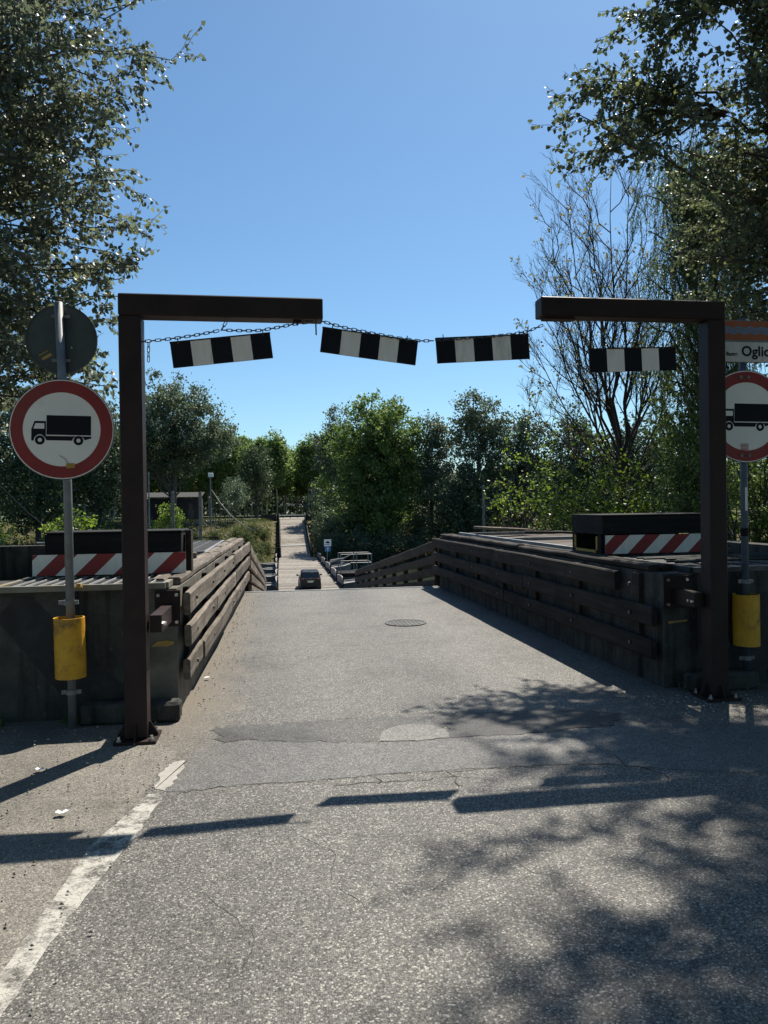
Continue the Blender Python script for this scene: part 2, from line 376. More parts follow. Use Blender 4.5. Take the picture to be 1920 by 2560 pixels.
Fq = np.stack([gi[:-1, :-1], gi[:-1, 1:], gi[1:, 1:], gi[1:, :-1]], -1).reshape(-1, 4)
me = bpy.data.meshes.new('ground'); me.from_pydata(np.stack([XX, YY, ZZ], -1).reshape(-1, 3).tolist(), [], Fq.tolist())
m, t, b = nodes('bank_soil_and_grass'); co = objco(t, (1, 1, 1), False)
c = ramp(t, noise(t, co, .45, 8, .65), [(.33, (.055, .056, .022)), (.48, (.09, .087, .036)), (.6, (.145, .12, .072)), (.75, (.185, .153, .103))])
c = mixc(t, 1.0, c, ramp(t, noise(t, co, 7, 6, .7), [(.3, (.6, .6, .6)), (.7, (1.25, 1.25, 1.2))]), 'MULTIPLY')
t.links.new(c, b.inputs['Base Color']); b.inputs['Roughness'].default_value = .95; b.inputs['Specular IOR Level'].default_value = .1
bump(t, b, noise(t, co, 5, 8, .7), .8, .15)
g = struct(link('ground', me, m, smooth=True))
# river
m, t, b = nodes('river_water'); co = objco(t, (1, 1, 1), False)
b.inputs['Base Color'].default_value = (.035, .045, .035, 1); b.inputs['Roughness'].default_value = .08
bump(t, b, noise(t, co, .8, 5, .6), .25, .12)
struct(link('river', (lambda q: (q.from_pydata([(-1500, 14, -6.35), (1500, 14, -6.35), (1500, 106, -6.35), (-1500, 106, -6.35)], [], [(0, 1, 2, 3)]), q)[1])(bpy.data.meshes.new('river')), m))
# road: front apron + roadway between the abutment walls
LX = lambda y: -0.78 + 0.02 * (y - 5.95)
RX = lambda y: 3.29 - 0.014 * (y - 5.95)
road_pts = [(-14, -25), (14, -25), (14, 5.94), (RX(5.95), 5.94), (RX(14.25), 14.25), (LX(14.25), 14.25), (LX(5.95), 5.94), (-14, 5.94)]
def road_mesh():
    # subdivided rows so the surface can be a little uneven
    V = []; F = []
    yy = list(np.arange(-25, 0, 2.5)) + list(np.arange(0, 14.3, .25)) + [14.25]
    for y in yy:
        xl, xr = (-14, 14) if y < 5.93 else (LX(y), RX(y))
        xsr = np.linspace(xl, xr, 40)
        for x in xsr: V.append((x, y, 0.0))
    for j in range(len(yy) - 1):
        for i in range(39): F.append((j * 40 + i, j * 40 + i + 1, (j + 1) * 40 + i + 1, (j + 1) * 40 + i))
    q = bpy.data.meshes.new('asphalt_road'); q.from_pydata(V, [], F); return q
struct(link('asphalt_road', road_mesh(), asph, smooth=True))
# dusty shoulder left of the edge line
sheet('dusty_shoulder', [(-14, -25), (-1.75, -25), (-1.2, 0), (-1.0, 1.6), (-.95, 2.7), (-.88, 3.67), (-.77, 4.2), (-.72, 4.65), (-.66, 5.0), (-.80, 5.2), (-1.0, 5.88), (-14, 5.88)], .001, dusty, .02, 3, 10)
# newer overlay strip in front of the gate, its patches
sheet('asphalt_overlay', [(-.66, 4.31), (-.53, 4.31), (-.23, 4.34), (.25, 4.34), (.62, 4.37), (1.09, 4.35), (1.62, 4.34), (1.96, 4.29), (2.38, 4.1), (2.85, 3.98), (4.2, 3.9), (4.2, 4.9), (2.9, 5.0), (2.38, 5.02), (1.73, 4.94), (1.15, 4.97), (.67, 4.96), (.3, 5.03), (-.2, 5.15), (-.5, 5.1), (-.62, 4.8)], .0016, asph_new, .012, 5, 8)
sheet('asphalt_mid_patch', [(-.42, 5.19), (-.45, 5.52), (.0, 5.53), (.44, 5.52), (.87, 5.56), (1.2, 5.52), (1.15, 4.98), (.67, 4.97), (.3, 5.04)], .0026, asph_mid, .045, 8, 9)
sheet('asphalt_dark_patch', [(1.13, 4.97), (1.21, 5.2), (1.12, 5.36), (1.3, 5.5), (1.77, 5.52), (2.3, 5.42), (2.6, 5.3), (2.38, 5.03), (1.73, 4.95)], .0036, asph_dark, .02, 9, 8)
sheet('asphalt_pale_patch', [(.67, 4.98), (.70, 5.12), (.75, 5.22), (.86, 5.31), (1.0, 5.31), (1.1, 5.27), (1.17, 5.17), (1.18, 5.06), (1.15, 4.97), (.92, 4.94)], .0046, asph_pale, .008, 10, 3)
# worn white edge line
m, t, b = nodes('worn_white_line'); co = objco(t, (1, 1, 1), False)
b.inputs['Base Color'].default_value = (.42, .40, .355, 1); b.inputs['Roughness'].default_value = .8
v = N(t, 'ShaderNodeTexVoronoi'); v.feature = 'DISTANCE_TO_EDGE'; v.inputs['Scale'].default_value = 16
nz = N(t, 'ShaderNodeTexNoise'); nz.inputs['Scale'].default_value = 9; t.links.new(co, nz.inputs['Vector'])
t.links.new(mixc(t, .12, co, nz.outputs['Color']), v.inputs['Vector'])
f1 = ramp(t, v.outputs['Distance'], [(.004, (.35, .35, .35)), (.02, (1, 1, 1))])
f2 = ramp(t, noise(t, co, 7, 8, .75), [(.41, (0, 0, 0)), (.53, (1, 1, 1))])
fm = mth(t, 'MULTIPLY', mth(t, 'MULTIPLY', f1, f2), .9)
tr = N(t, 'ShaderNodeBsdfTransparent'); mx = N(t, 'ShaderNodeMixShader'); t.links.new(fm, mx.inputs[0])
t.links.new(tr.outputs[0], mx.inputs[1]); t.links.new(b.outputs[0], mx.inputs[2]); t.links.new(mx.outputs[0], t.nodes['Material Output'].inputs[0])
line_m = m
sheet('white_edge_line', [(-1.22, 0.0), (-1.12, 0.0), (-.98, 1.9), (-.885, 2.48), (-.83, 3.04), (-.70, 3.79), (-.645, 4.24), (-.655, 4.29), (-.74, 4.29), (-.78, 4.12), (-.90, 3.67), (-.97, 2.7), (-1.08, 1.9)], .0022, line_m, .006, 4, 10)
sheet('white_line_dash', [(-.72, 4.37), (-.655, 4.33), (-.615, 4.46), (-.585, 4.81), (-.64, 4.83), (-.69, 4.76), (-.715, 4.59)], .0030, pm('white_line_paint', (.27, .255, .225), (.345, .322, .29), 14, .85, 0, .2, dirt=(.19, .175, .15), dscale=9), .014, 6, 6)
# cracks
crack_m = pm('crack_shadow_gap', (.03, .028, .026), (.06, .056, .05), 8, .95, 0, .1)
def crack(pts, wd, seed, z=.0030):
    rg = random.Random(seed); P = []
    for i in range(len(pts) - 1):
        a, bb = pts[i], pts[i + 1]; n = max(3, int(math.hypot(bb[0] - a[0], bb[1] - a[1]) / .035))
        for k in range(n):
            q = k / n; P.append((a[0] + (bb[0] - a[0]) * q + rg.gauss(0, .004), a[1] + (bb[1] - a[1]) * q + rg.gauss(0, .011)))
    V = []; F = []
    for i, p in enumerate(P):
        d = Vector((P[min(i + 1, len(P) - 1)][0] - P[max(i - 1, 0)][0], P[min(i + 1, len(P) - 1)][1] - P[max(i - 1, 0)][1], 0)).normalized()
        ww = wd * rg.uniform(.25, 1.3); V += [(p[0] - d.y * ww, p[1] + d.x * ww, z), (p[0] + d.y * ww, p[1] - d.x * ww, z)]
    for i in range(len(P) - 1): F.append((2 * i, 2 * i + 1, 2 * i + 3, 2 * i + 2))
    q = bpy.data.meshes.new('road_crack'); q.from_pydata(V, [], F); struct(link('road_crack', q, crack_m))
crack([(-.66, 4.31), (-.53, 4.30), (-.23, 4.33), (.25, 4.33), (.62, 4.36), (1.09, 4.34), (1.62, 4.33), (1.96, 4.28), (2.38, 4.09), (2.85, 3.97), (3.6, 3.93)], .0028, 1)
crack([(.98, 4.35), (1.03, 4.24), (1.0, 4.16), (1.04, 4.08)], .005, 2)
crack([(.30, 4.22), (.5, 4.25), (.75, 4.24), (1.02, 4.25), (1.2, 4.18)], .003, 3)
crack([(.52, 4.36), (.58, 4.27), (.56, 4.2)], .004, 4)
crack([(2.08, 4.27), (2.1, 4.4), (2.05, 4.5)], .005, 5)
crack([(2.15, 4.22), (2.24, 4.05), (2.22, 3.95)], .004, 6)
crack([(.44, 5.55), (.8, 5.59), (1.3, 5.57), (1.8, 5.56), (2.5, 5.36)], .0028, 7, .0052)
crack([(.67, 4.955), (.92, 4.925), (1.15, 4.95)], .002, 8, .0058)
# manhole
o = MB().ring(.285, .245, (1.73, 9.95, .0), (1, 0, 0), (0, 1, 0), (0, 0, 1), .012, 32).build('manhole_rim', asph_mid)
mh = thing('manhole_cover', (1.73, 9.95, 0), 'round dark manhole cover set in the sunlit road between the walls', 'manhole cover')
o.parent = mh; o.data.transform(Matrix.Translation((-1.73, -9.95, 0)))
mb = MB(); mb.prism([(.24 * math.cos(a * math.pi / 16), .24 * math.sin(a * math.pi / 16)) for a in range(32)], (1.73, 9.95, 0), (1, 0, 0), (0, 1, 0), (0, 0, 1), .009)
for k in range(-3, 4): mb.box((1.73 + k * .055, 9.95, .011), (.02, 2 * math.sqrt(.052 - (k * .055) ** 2) if (k * .055) ** 2 < .05 else .1, .006))
mb.build('lid', asph_mid, mh)
# crest joint: steel angle at the end of the asphalt
mb = MB().box((1.27, 14.30, -.02), (3.75, .09, .06))
tag(mb.build('steel_joint_plate', galv), 'pale steel joint plate across the road crest where asphalt ends', 'joint plate')

# ------------------------------------------------------------------ pontoon bridge
br = thing('pontoon_bridge', (2.6, 75, -5.3), 'long plank-decked floating bridge dipping to the river and climbing the far bank', 'bridge')
prof = [(14.36, -.01), (30.5, -2.0), (48.5, -5.0), (98.0, -5.0), (110, -4.0), (135.3, -.42)]
def bz(y):
    for (a, za), (c_, zc) in zip(prof, prof[1:]):
        if y <= c_: return za + (zc - za) * (y - a) / (c_ - a)
    return prof[-1][1]
def bx(y):
    l = np.interp(y, [14, 30, 40, 48, 58, 90, 98.0, 98.5, 135], [-.6, -.55, -.2, -.05, 0.0, .25, .35, .62, .66])
    r = np.interp(y, [14, 30, 40, 48, 58, 90, 98.0, 98.5, 135], [3.15, 3.15, 4.2, 4.9, 5.1, 5.15, 5.1, 4.45, 5.0])
    return l, r
rg = random.Random(3)
for nm, ya, yb in (('ramp_planking', 14.36, 48.4), ('deck_planking', 48.5, 98.0), ('far_ramp_planking', 98.0, 135.2)):
    mb = MB(); y = ya
    while y < yb - .1:
        wdt = .26; l, r = bx(y + .1); z0, z1 = bz(y), bz(y + wdt - .02); dz = rg.uniform(-.008, .008); e = rg.uniform(-.05, .05)
        V = [(l + e, y, z0 - .08), (r + e, y, z0 - .08), (r + e, y + wdt - .025, z1 - .08), (l + e, y + wdt - .025, z1 - .08)]
        V = V + [(a, b_, c_ + .08 + dz) for a, b_, c_ in V]
        mb.add(V, [(4, 5, 6, 7), (0, 1, 5, 4), (1, 2, 6, 5), (2, 3, 7, 6), (3, 0, 4, 7)]); y += wdt
    mb.build(nm, deck_wood, br, kind='stuff')
mb = MB()
for x_ in (.4, 1.8, 3.3, 4.6):
    for (a, za), (c_, zc) in zip(prof[1:], prof[2:]): mb.beam((x_, a, za - .22), (x_, c_, zc - .22), .16, .24)
mb.build('stringers', dark_timber, br)
MB().box((2.55, 110.0, -3.955), (3.9, .9, .05)).build('joint_plate', pm('pale_metal', (.62, .62, .6), (.72, .72, .7), 6, .5, 0, .02), br)
# pontoon boats carrying the deck
def boat(y, i):
    t_ = thing('pontoon_boat', (2.6, y, -6.6), 'grey concrete pontoon boat with raised bow carrying the plank deck', 'pontoon', 'pontoon boats under the bridge deck')
    mb = MB(); sec = []
    for x_, hw, zt in ((-3.4, .25, -5.35), (-2.6, .95, -5.5), (-1, 1.25, -5.62), (6.2, 1.25, -5.62), (7.8, .95, -5.45), (8.7, .25, -5.25)):
        sec.append([(x_, y - hw, zt), (x_, y - hw * .75, -6.75), (x_, y + hw * .75, -6.75), (x_, y + hw, zt)])
    V = [p for s_ in sec for p in s_]; F = []
    for i_ in range(5):
        for k in range(4): F.append((i_ * 4 + k, i_ * 4 + (k + 1) % 4, (i_ + 1) * 4 + (k + 1) % 4, (i_ + 1) * 4 + k))
    F += [(0, 1, 2, 3), (23, 22, 21, 20)]
    mb.add(V, F); mb.build('hull', pm('boat_concrete', (.10, .10, .098), (.17, .168, .16), 4, .9, 0, .3, dirt=(.05, .05, .05)), t_)
    mb = MB()
    for s_ in (-1, 1): mb.tube([(-3.3, y + s_ * .28, -5.27), (-2.6, y + s_ * .98, -5.42), (-1, y + s_ * 1.27, -5.55), (6.2, y + s_ * 1.27, -5.55), (7.8, y + s_ * .98, -5.38), (8.6, y + s_ * .28, -5.18)], .07, 6)
    mb.build('gunwale', galv, t_)
for i, y in enumerate((52, 61, 70, 79, 88, 96)): boat(y, i)

# ------------------------------------------------------------------ abutment blocks
def block(side):
    L = side < 0
    label = 'concrete abutment block carrying the slatted hatch, with sunlit planks along its inner face' if L else 'shaded concrete abutment block by the river name sign, dark planks along its inner face'
    X0 = LX if L else RX
    bl = thing('abutment_block', (X0(9) + side * 2, 6, 0), label, 'abutment')
    xo = -5.6 if L else 6.8
    th = .28; top = 0.985
    mb = MB()
    # inner wall (sloped in plan), front wall, back wall, outer wall, floor
    def wall(a, b_, c_, d_, z0, z1): mb.add([(*a, z0), (*b_, z0), (*c_, z0), (*d_, z0), (*a, z1), (*b_, z1), (*c_, z1), (*d_, z1)], [(0, 3, 2, 1), (4, 5, 6, 7), (0, 1, 5, 4), (1, 2, 6, 5), (2, 3, 7, 6), (3, 0, 4, 7)])
    y0, y1 = 5.95, 14.25
    mi = MB(); s = side
    a = (X0(y0), y0 + .003); b_ = (X0(y0) + s * th, y0 + .003)
    keep = mb; mb = mi
    wall(a, b_, (X0(y1) + s * th, y1), (X0(y1), y1), -.6, top - .004)
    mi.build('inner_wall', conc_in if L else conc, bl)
    mb = keep
    wall((X0(y0) + s * th, y0), (xo, y0), (xo, y0 + th), (X0(y0) + s * th, y0 + th), -.6, top)
    wall((X0(y1) + s * th, y1 - th), (xo, y1 - th), (xo, y1 - .002), (X0(y1) + s * th, y1 - .002), -7.4, top - .002)
    wall((xo, y0 + th), (xo + s * th, y0 + th), (xo + s * th, y1 - th), (xo, y1 - th), -.6, top - .003)
    mb.build('outer_walls', conc, bl)
    MB().box(((X0(9) + xo) / 2 + s * .1, (y0 + y1) / 2, .35), (abs(xo - X0(9)) - .5, y1 - y0 - .5, .1)).build('pit_floor', conc, bl)
    if not L:
        pass
    # painted diagonal warning stripe, worn
    if L: pts = [(-2.10, .78), (-1.98, .985 - .03), (-1.86, .955), (-1.02, .06), (-1.55, .06)]
    else: pts = [(4.55, .955), (4.25, .80), (3.78, .14), (4.0, .05), (4.2, .05), (4.75, .80), (4.75, .955)]
    MB().prism([(p[0], p[1]) for p in pts], (0, y0 - .001, 0), (1, 0, 0), (0, 0, 1), (0, -1, 0), .003).build('painted_stripe', black_paint, bl)
    # fading yellow mark near the corner
    if L: MB().prism([(-.975, .535), (-.86, .53), (-.81, .545), (-.80, .565), (-.86, .578), (-.93, .572)], (0, y0 - .001, 0), (1, 0, 0), (0, 0, 1), (0, -1, 0), .003).build('yellow_mark', yellow_d, bl)
    else: MB().prism([(3.33, .555), (3.5, .57), (3.51, .585), (3.4, .58), (3.33, .575)], (0, y0 - .001, 0), (1, 0, 0), (0, 0, 1), (0, -1, 0), .003).build('yellow_mark', yellow_d, bl)
    return bl
blkL = block(-1); blkR = block(1)

# plank guards along the inner faces
def plank(parent, p0, p1, wdt, hgt, mat_, rg, name='plank'):
    mb = MB(); p0 = Vector(p0); p1 = Vector(p1); d = (p1 - p0); n = 6; sdv = Vector((d.y, -d.x, 0)).normalized()
    V = []
    for i in range(n + 1):
        q = p0 + d * (i / n) + Vector((rg.uniform(-.006, .006), 0, rg.uniform(-.006, .006)))
        c_ = .014
        for a, b_ in ((-wdt / 2, -hgt / 2 + c_), (-wdt / 2 + c_, -hgt / 2), (wdt / 2 - c_, -hgt / 2), (wdt / 2, -hgt / 2 + c_), (wdt / 2, hgt / 2 - c_), (wdt / 2 - c_, hgt / 2), (-wdt / 2 + c_, hgt / 2), (-wdt / 2, hgt / 2 - c_)):
            V.append(q + sdv * a + Vector((0, 0, b_)))
    F = [tuple(range(7, -1, -1)), tuple(n * 8 + k for k in range(8))]
    for i in range(n):
        for k in range(8): F.append((i * 8 + k, i * 8 + (k + 1) % 8, (i + 1) * 8 + (k + 1) % 8, (i + 1) * 8 + k))
    mb.add(V, F); return mb.build(name, mat_, parent)
def guard(side):
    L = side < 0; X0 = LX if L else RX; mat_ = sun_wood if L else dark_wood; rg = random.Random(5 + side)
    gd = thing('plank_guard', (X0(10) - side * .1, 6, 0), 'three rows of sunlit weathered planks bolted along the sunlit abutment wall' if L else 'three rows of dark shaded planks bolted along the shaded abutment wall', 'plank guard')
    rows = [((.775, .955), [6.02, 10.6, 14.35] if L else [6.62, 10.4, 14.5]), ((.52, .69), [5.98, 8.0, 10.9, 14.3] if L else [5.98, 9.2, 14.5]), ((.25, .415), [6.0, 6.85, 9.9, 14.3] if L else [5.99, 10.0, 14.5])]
    for (z0, z1), cuts in rows:
        for k, (a, b_) in enumerate(zip(cuts, cuts[1:])):
            off = .075 + rg.uniform(-.008, .012) - (.02 if (L and z0 < .3 and k == 0) else 0)
            dz = rg.uniform(-.012, .012)
            plank(gd, (X0(a) - side * off, a + .006, (z0 + z1) / 2 + dz), (X0(b_) - side * off, b_ - .006, (z0 + z1) / 2 + dz + rg.uniform(-.01, .01)), .055, z1 - z0, mat_, rg)
    for y in np.arange(6.35, 14.3, 1.3):
        MB().box((X0(y) - side * .024, y, .6), (.044, .12, .72)).build('batten', dark_wood, gd)
        for zz in (.865, .605, .335):
            xb = X0(y) - side * .1; MB().tube([(xb, y, zz), (xb - side * .016, y, zz)], .017, 8).build('bolt_head', chain_m, gd)
    return gd
guard(-1); guard(1)
def coping(side):
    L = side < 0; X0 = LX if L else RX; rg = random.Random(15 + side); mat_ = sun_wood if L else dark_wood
    cp = thing('timber_coping', (X0(10) + side * .14, 10, .99), 'weathered timber coping lying along the top of the sunlit wall' if L else 'dark timber coping lying along the top of the shaded wall', 'coping')
    cuts = [6.2, 8.1, 9.7, 11.2, 12.6, 14.2]
    for a, b_ in zip(cuts, cuts[1:]):
        for off in (.06, .185):
            plank(cp, (X0(a) + side * off, a + .01, 1.012 + rg.uniform(-.003, .012)), (X0(b_) + side * off, b_ - .01, 1.012 + rg.uniform(-.003, .012)), .11, .06, mat_, rg)
coping(-1); coping(1)

# railings on the near ramp
def ramp_rail(side):
    L = side < 0; rg = random.Random(25 + side)
    rr = thing('ramp_railing', (-.6 if L else 3.16, 22, bz(22)), 'plank railing dropping with the ramp beyond the sunlit wall' if L else 'plank railing with four dark rails dropping towards the river beyond the shaded wall', 'railing')
    X = -.52 if L else 3.17
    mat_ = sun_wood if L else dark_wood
    ycut = [14.55, 18.4, 22.2, 26.0, 30.0] if not L else [14.5, 19, 24, 29, 34.5]
    for zr, hh in ((.84, .2), (.56, .18), (.30, .17), (.09, .13)):
        for a, b_ in zip(ycut, ycut[1:]):
            plank(rr, (X, a + .01, bz(a) + zr), (X, b_ - .01, bz(b_) + zr), .06, hh, mat_, rg)
    for y in np.arange(ycut[0] + .3, ycut[-1] + .1, 1.9):
        MB().box((X + (-.09 if L else .09), y, bz(y) + .42), (.1, .12, 1.0)).build('post', dark_wood, rr)
    return rr
ramp_rail(-1); ramp_rail(1)
# guard rails on the far ramp
def far_rail(side):
    L = side < 0
    rr = thing('ramp_railing', (.5 if L else 4.9, 115, bz(115)), 'timber railing of the far ramp on the side of the open grassy bank' if L else 'timber railing of the far ramp on the side of the dense trees', 'railing')
    rg = random.Random(33 + side); X = lambda y: bx(y)[0] - .12 if L else bx(y)[1] + .12
    ycut = [98.6, 104, 110, 117, 124, 134]
    for zr, hh in ((1.12, .3), (.68, .28), (.25, .3), (-.28, .62)):
        for a, b_ in zip(ycut, ycut[1:]): plank(rr, (X(a), a + .02, bz(a) + zr), (X(b_), b_ - .02, bz(b_) + zr), .09, hh, dark_wood if (zr < .9 or L) else sun_wood, rg)
    for y in np.arange(99.5, 134, 3.0): MB().box((X(y) - (.26 if L else -.14), y, bz(y) + (.2 if L else .4)), (.34 if L else .14, .3 if L else .16, 2.0 if L else 1.4)).build('post', dark_timber, rr)
far_rail(-1); far_rail(1)
# end walls of the far abutment
for s_, x_, lab in ((-1, -1.35, 'dark concrete wall at the far ramp top next to the grassy bank'), (1, 6.6, 'dark concrete wall at the far ramp top next to the dense trees')):
    mb = MB().box((x_, 135.6, -1.2), (2.9, 1.2, 2.6), bev=.05)
    mb.box((x_, 135.4, .28), (2.7, .5, .35)); tag(mb.build('abutment_wall', conc), lab, 'wall')
# far road on the flood plain
sheet('grove_floor', [(-420, 152), (-40, 152), (2, 160), (40, 175), (420, 182), (420, 900), (-420, 900)], -.36, pm('grove_floor', (.045, .06, .02), (.09, .11, .04), 2, .95, 0, .3), .3, 2, 12)
sheet('far_road', [(.6, 135.0), (5.1, 135.0), (5.6, 150), (30, 160), (60, 168), (60, 173), (24, 166), (4, 158), (-14, 150), (-40, 144), (-40, 140), (-14, 145)], -.41, pm('pale_gravel', (.22, .2, .17), (.3, .277, .24), 5, .95, 0, .3))
sheet('river_path', [(-11, 121.5), (-5.2, 129), (-3.5, 131), (-2.6, 133), (-3.2, 134.2), (-6, 132), (-13, 124)], -.33, pm('pale_gravel', (.3, .28, .24)))

# fine cracks and dark sealed spots in the older asphalt
for k_, pts_ in enumerate([[(.1, 3.6), (.25, 3.4), (.2, 3.15), (.35, 2.9)], [(1.1, 3.5), (1.0, 3.2), (1.15, 3.0)], [(.6, 6.6), (.9, 6.9), (.85, 7.4), (1.1, 7.9)], [(2.2, 7.2), (2.3, 7.9), (2.15, 8.6)], [(.2, 9.2), (.9, 9.4), (1.4, 9.35)], [(-.3, 3.1), (-.1, 2.8), (-.15, 2.5)], [(1.4, 6.1), (1.9, 6.3), (2.4, 6.25)]]): crack(pts_, .0016, 40 + k_, .0012)

# ------------------------------------------------------------------ height-limit gantries
def gantry(px, py, dirx, length, ztop, label):
    th = .15
    gt = thing('height_gantry', (px, py, 0), label, 'gantry')
    MB().box((px, py, (ztop - th) / 2 + .012), (th, th, ztop - th - .024), bev=.008).build('post', steel_brown, gt)
    MB().box((px + dirx * (length / 2 - th / 2), py, ztop - th / 2), (length, th + .002, th), bev=.008).build('beam', steel_brown, gt)
    bp = MB().box((px, py, .012), (.28, .27, .02)).build('base_plate', steel_brown, gt)
    for sx, sy in ((1, 0), (-1, 0), (0, 1), (0, -1)):
        mb = MB(); e = Vector((sx, sy, 0)); sd_ = Vector((-sy, sx, 0))
        mb.prism([(0, 0), (.062, 0), (.062, .015), (.012, .1), (0, .1)], Vector((px, py, .023)) + e * (th / 2) - sd_ * .005, e, (0, 0, 1), sd_, .01).build('gusset', steel_brown, gt)
    for sx in (-1, 1):
        for sy in (-1, 1):
            MB().tube([(px + sx * .108, py + sy * .105, .021), (px + sx * .108, py + sy * .105, .033)], .018, 6).tube([(px + sx * .108, py + sy * .105, .033), (px + sx * .108, py + sy * .105, .055)], .011, 8).build('anchor_bolt', bolt_m, bp)
    return gt
LPX, LPY = -.975, 5.34; RPX, RPY = 3.53, 5.58
gL = gantry(LPX, LPY, 1, 1.40, 3.085, 'brown steel gantry whose arm carries the chain, beside the back-facing disc sign')
gR = gantry(RPX, RPY, -1, 1.545, 3.215, 'brown steel gantry standing in front of the river name sign')
def bracket(gt, px, py, xw, z, w_):
    mb = MB().box((xw, 5.937, z + .03), (w_, .022, .28)); pl = mb.build('wall_plate', steel_brown, gt)
    for sx in (-1, 1):
        for sz in (-1, 1): MB().tube([(xw + sx * w_ * .36, 5.926, z + .03 + sz * .105), (xw + sx * w_ * .36, 5.905, z + .03 + sz * .105)], .014, 6).build('bolt', bolt_m, pl)
    y0 = py + .01
    arm = MB().box((xw if abs(xw - px) > .1 else px, (y0 + 5.926) / 2, z), (.08, 5.926 - y0, .12)).build('arm', steel_brown, gt)
    return arm
aL = bracket(gL, LPX, LPY, LPX + .13, .80, .19)
for k in (.02, .07): MB().tube([(LPX + .17, LPY + .03 + k, .79), (LPX + .19, LPY + .03 + k, .79)], .013, 6).build('bolt', bolt_m, aL)
aR = bracket(gR, RPX, RPY, RPX - .13, .80, .24)
for k in (.03, .08): MB().tube([(RPX - .17, RPY + .0 + k, .79), (RPX - .19, RPY + .0 + k, .79)], .013, 6).build('bolt', bolt_m, aR)
# eye plates under the beams
MB().box((.17, 5.34, 2.928), (.06, .05, .012)).build('eye_plate', steel_brown, gL)
MB().tube([(.30, 5.30, 2.935), (.302, 5.30, 2.83)], .006, 6).build('hanging_bolt', chain_m, gL)
MB().box((2.22, 5.58, 3.055), (.25, .08, .018)).build('eye_plate', steel_brown, gR)

# chains
def link_mesh():
    V = []; F = []; n, k = 10, 4; L_, W_, r_ = .0125, .009, .0032
    for i in range(n):
        a = 2 * math.pi * i / n; ca, sa = math.cos(a), math.sin(a)
        c_ = Vector((ca * W_ + (L_ if ca > 0.01 else -L_ if ca < -.01 else 0), sa * W_, 0)); e = Vector((ca, sa, 0))
        for j in range(k):
            q = 2 * math.pi * j / k; V.append(c_ + e * (r_ * math.cos(q)) + Vector((0, 0, r_ * math.sin(q))))
    for i in range(n):
        for j in range(k): F.append((i * k + j, ((i + 1) % n) * k + j, ((i + 1) % n) * k + (j + 1) % k, i * k + (j + 1) % k))
    me_ = bpy.data.meshes.new('chain_link'); me_.from_pydata([tuple(v) for v in V], [], F); me_.materials.append(chain_m); return me_
LK = link_mesh()
def chain(pts, label, sag=.0, group=None):
    pts = [Vector([float(q) for q in p]) for p in pts]
    ch = thing('chain', pts[0], label, 'chain', group); step = .0335
    dense = []
    for a, b_ in zip(pts, pts[1:]):
        for i in range(30):
            q = i / 30; p = a.lerp(b_, q); p.z -= sag * 4 * q * (1 - q) * (b_ - a).length; dense.append(p)
    dense.append(pts[-1])
    acc = 0; last = dense[0]; out = [last]
    for p in dense[1:]:
        while (p - last).length >= step: last = last + (p - last).normalized() * step; out.append(last.copy())
    for i in range(len(out) - 1):
        a, b_ = out[i], out[i + 1]; d = (b_ - a).normalized()
        q = d.to_track_quat('X', 'Z').to_matrix().to_4x4() @ Matrix.Rotation(math.pi / 2 * (i % 2) + .4, 4, 'X')
        o = bpy.data.objects.new('link', LK); COL.objects.link(o); o.parent = ch
        o.matrix_local = Matrix.Translation((a + b_) / 2 - pts[0]) @ q
CY = 5.33
A = lambda x, y, Y=CY: at(x, y, Y)
chain([A(304, 738), A(390, 729), A(478, 713)], 'rusty chain from the gantry post out to the first striped board', .01)
chain([A(478, 713), A(492, 690)], 'short chain hanging from the gantry arm to the long chain')
chain([A(480, 713), A(560, 714), A(640, 699), A(692, 692)], 'chain slung under the gantry arm above the first striped board', .01)
chain([A(321, 739), A(320.5, 786)], 'loose chain end dangling next to the gantry post')
chain([A(640, 692), A(643, 707)], 'tiny hook chain under the outer end of the gantry arm')
chain([A(692, 693), A(745, 708), A(800, 719), A(860, 730), A(905, 736.5), A(941, 736)], 'long chain crossing the gap over the second striped board', .0)
B2 = lambda x, y: at(x, y, 5.55)
chain([B2(941, 735), B2(1000, 731), B2(1060, 727), B2(1110, 721), B2(1140, 716), B2(1180, 699)], 'chain running from the third striped board up to the arm of the farther gantry', .0)
# striped boards
def striped(q, Y, label, hooks):
    tl, tr, br_, bl_ = [Vector(at(x, y, Y)) for x, y in q]
    du = (tr - tl); L_ = du.length; du.normalize(); dn = Vector((0, -1, 0)); dv = dn.cross(du).normalized(); dv = -dv if dv.z > 0 else dv
    hgt = ((bl_ - tl).length + (br_ - tr).length) / 2
    bd = thing('striped_board', tl, label, 'warning board', 'striped boards hung across the gate')
    MB().prism([(0, 0), (L_, 0), (L_, hgt), (0, hgt)], tl, du, dv, -dn, .012).build('back_panel', back_s, bd)
    for k in range(5):
        MB().prism([(L_ * k / 5 + .0003, .0), (L_ * (k + 1) / 5 - .0003, .0), (L_ * (k + 1) / 5 - .0003, hgt), (L_ * k / 5 + .0003, hgt)], tl + dn * .0002, du, dv, dn, .003).build('stripe', black_s if k % 2 == 0 else white_b, bd)
    MB().prism([(-.002, -.008), (L_ + .002, -.008), (L_ + .002, .001), (-.002, .001)], tl + dn * .006, du, dv, -dn, .022).build('top_edge', steel_brown, bd)
    for h in hooks: MB().tube([tl + du * (h * L_) + dv * .015 + dn * .008, tl + du * (h * L_) - dv * .03 + dn * .004], .004, 5).build('hook', chain_m, bd)
striped([(367, 741), (583, 720), (590, 773), (375, 795)], CY, 'striped board tilted up away from the nearer gantry post, under its arm', (.08, .93))
striped([(697, 708), (903, 738), (897, 789), (693, 760)], CY + .01, 'striped board in mid-gap hanging slanted from a taut chain', (.1, .88))
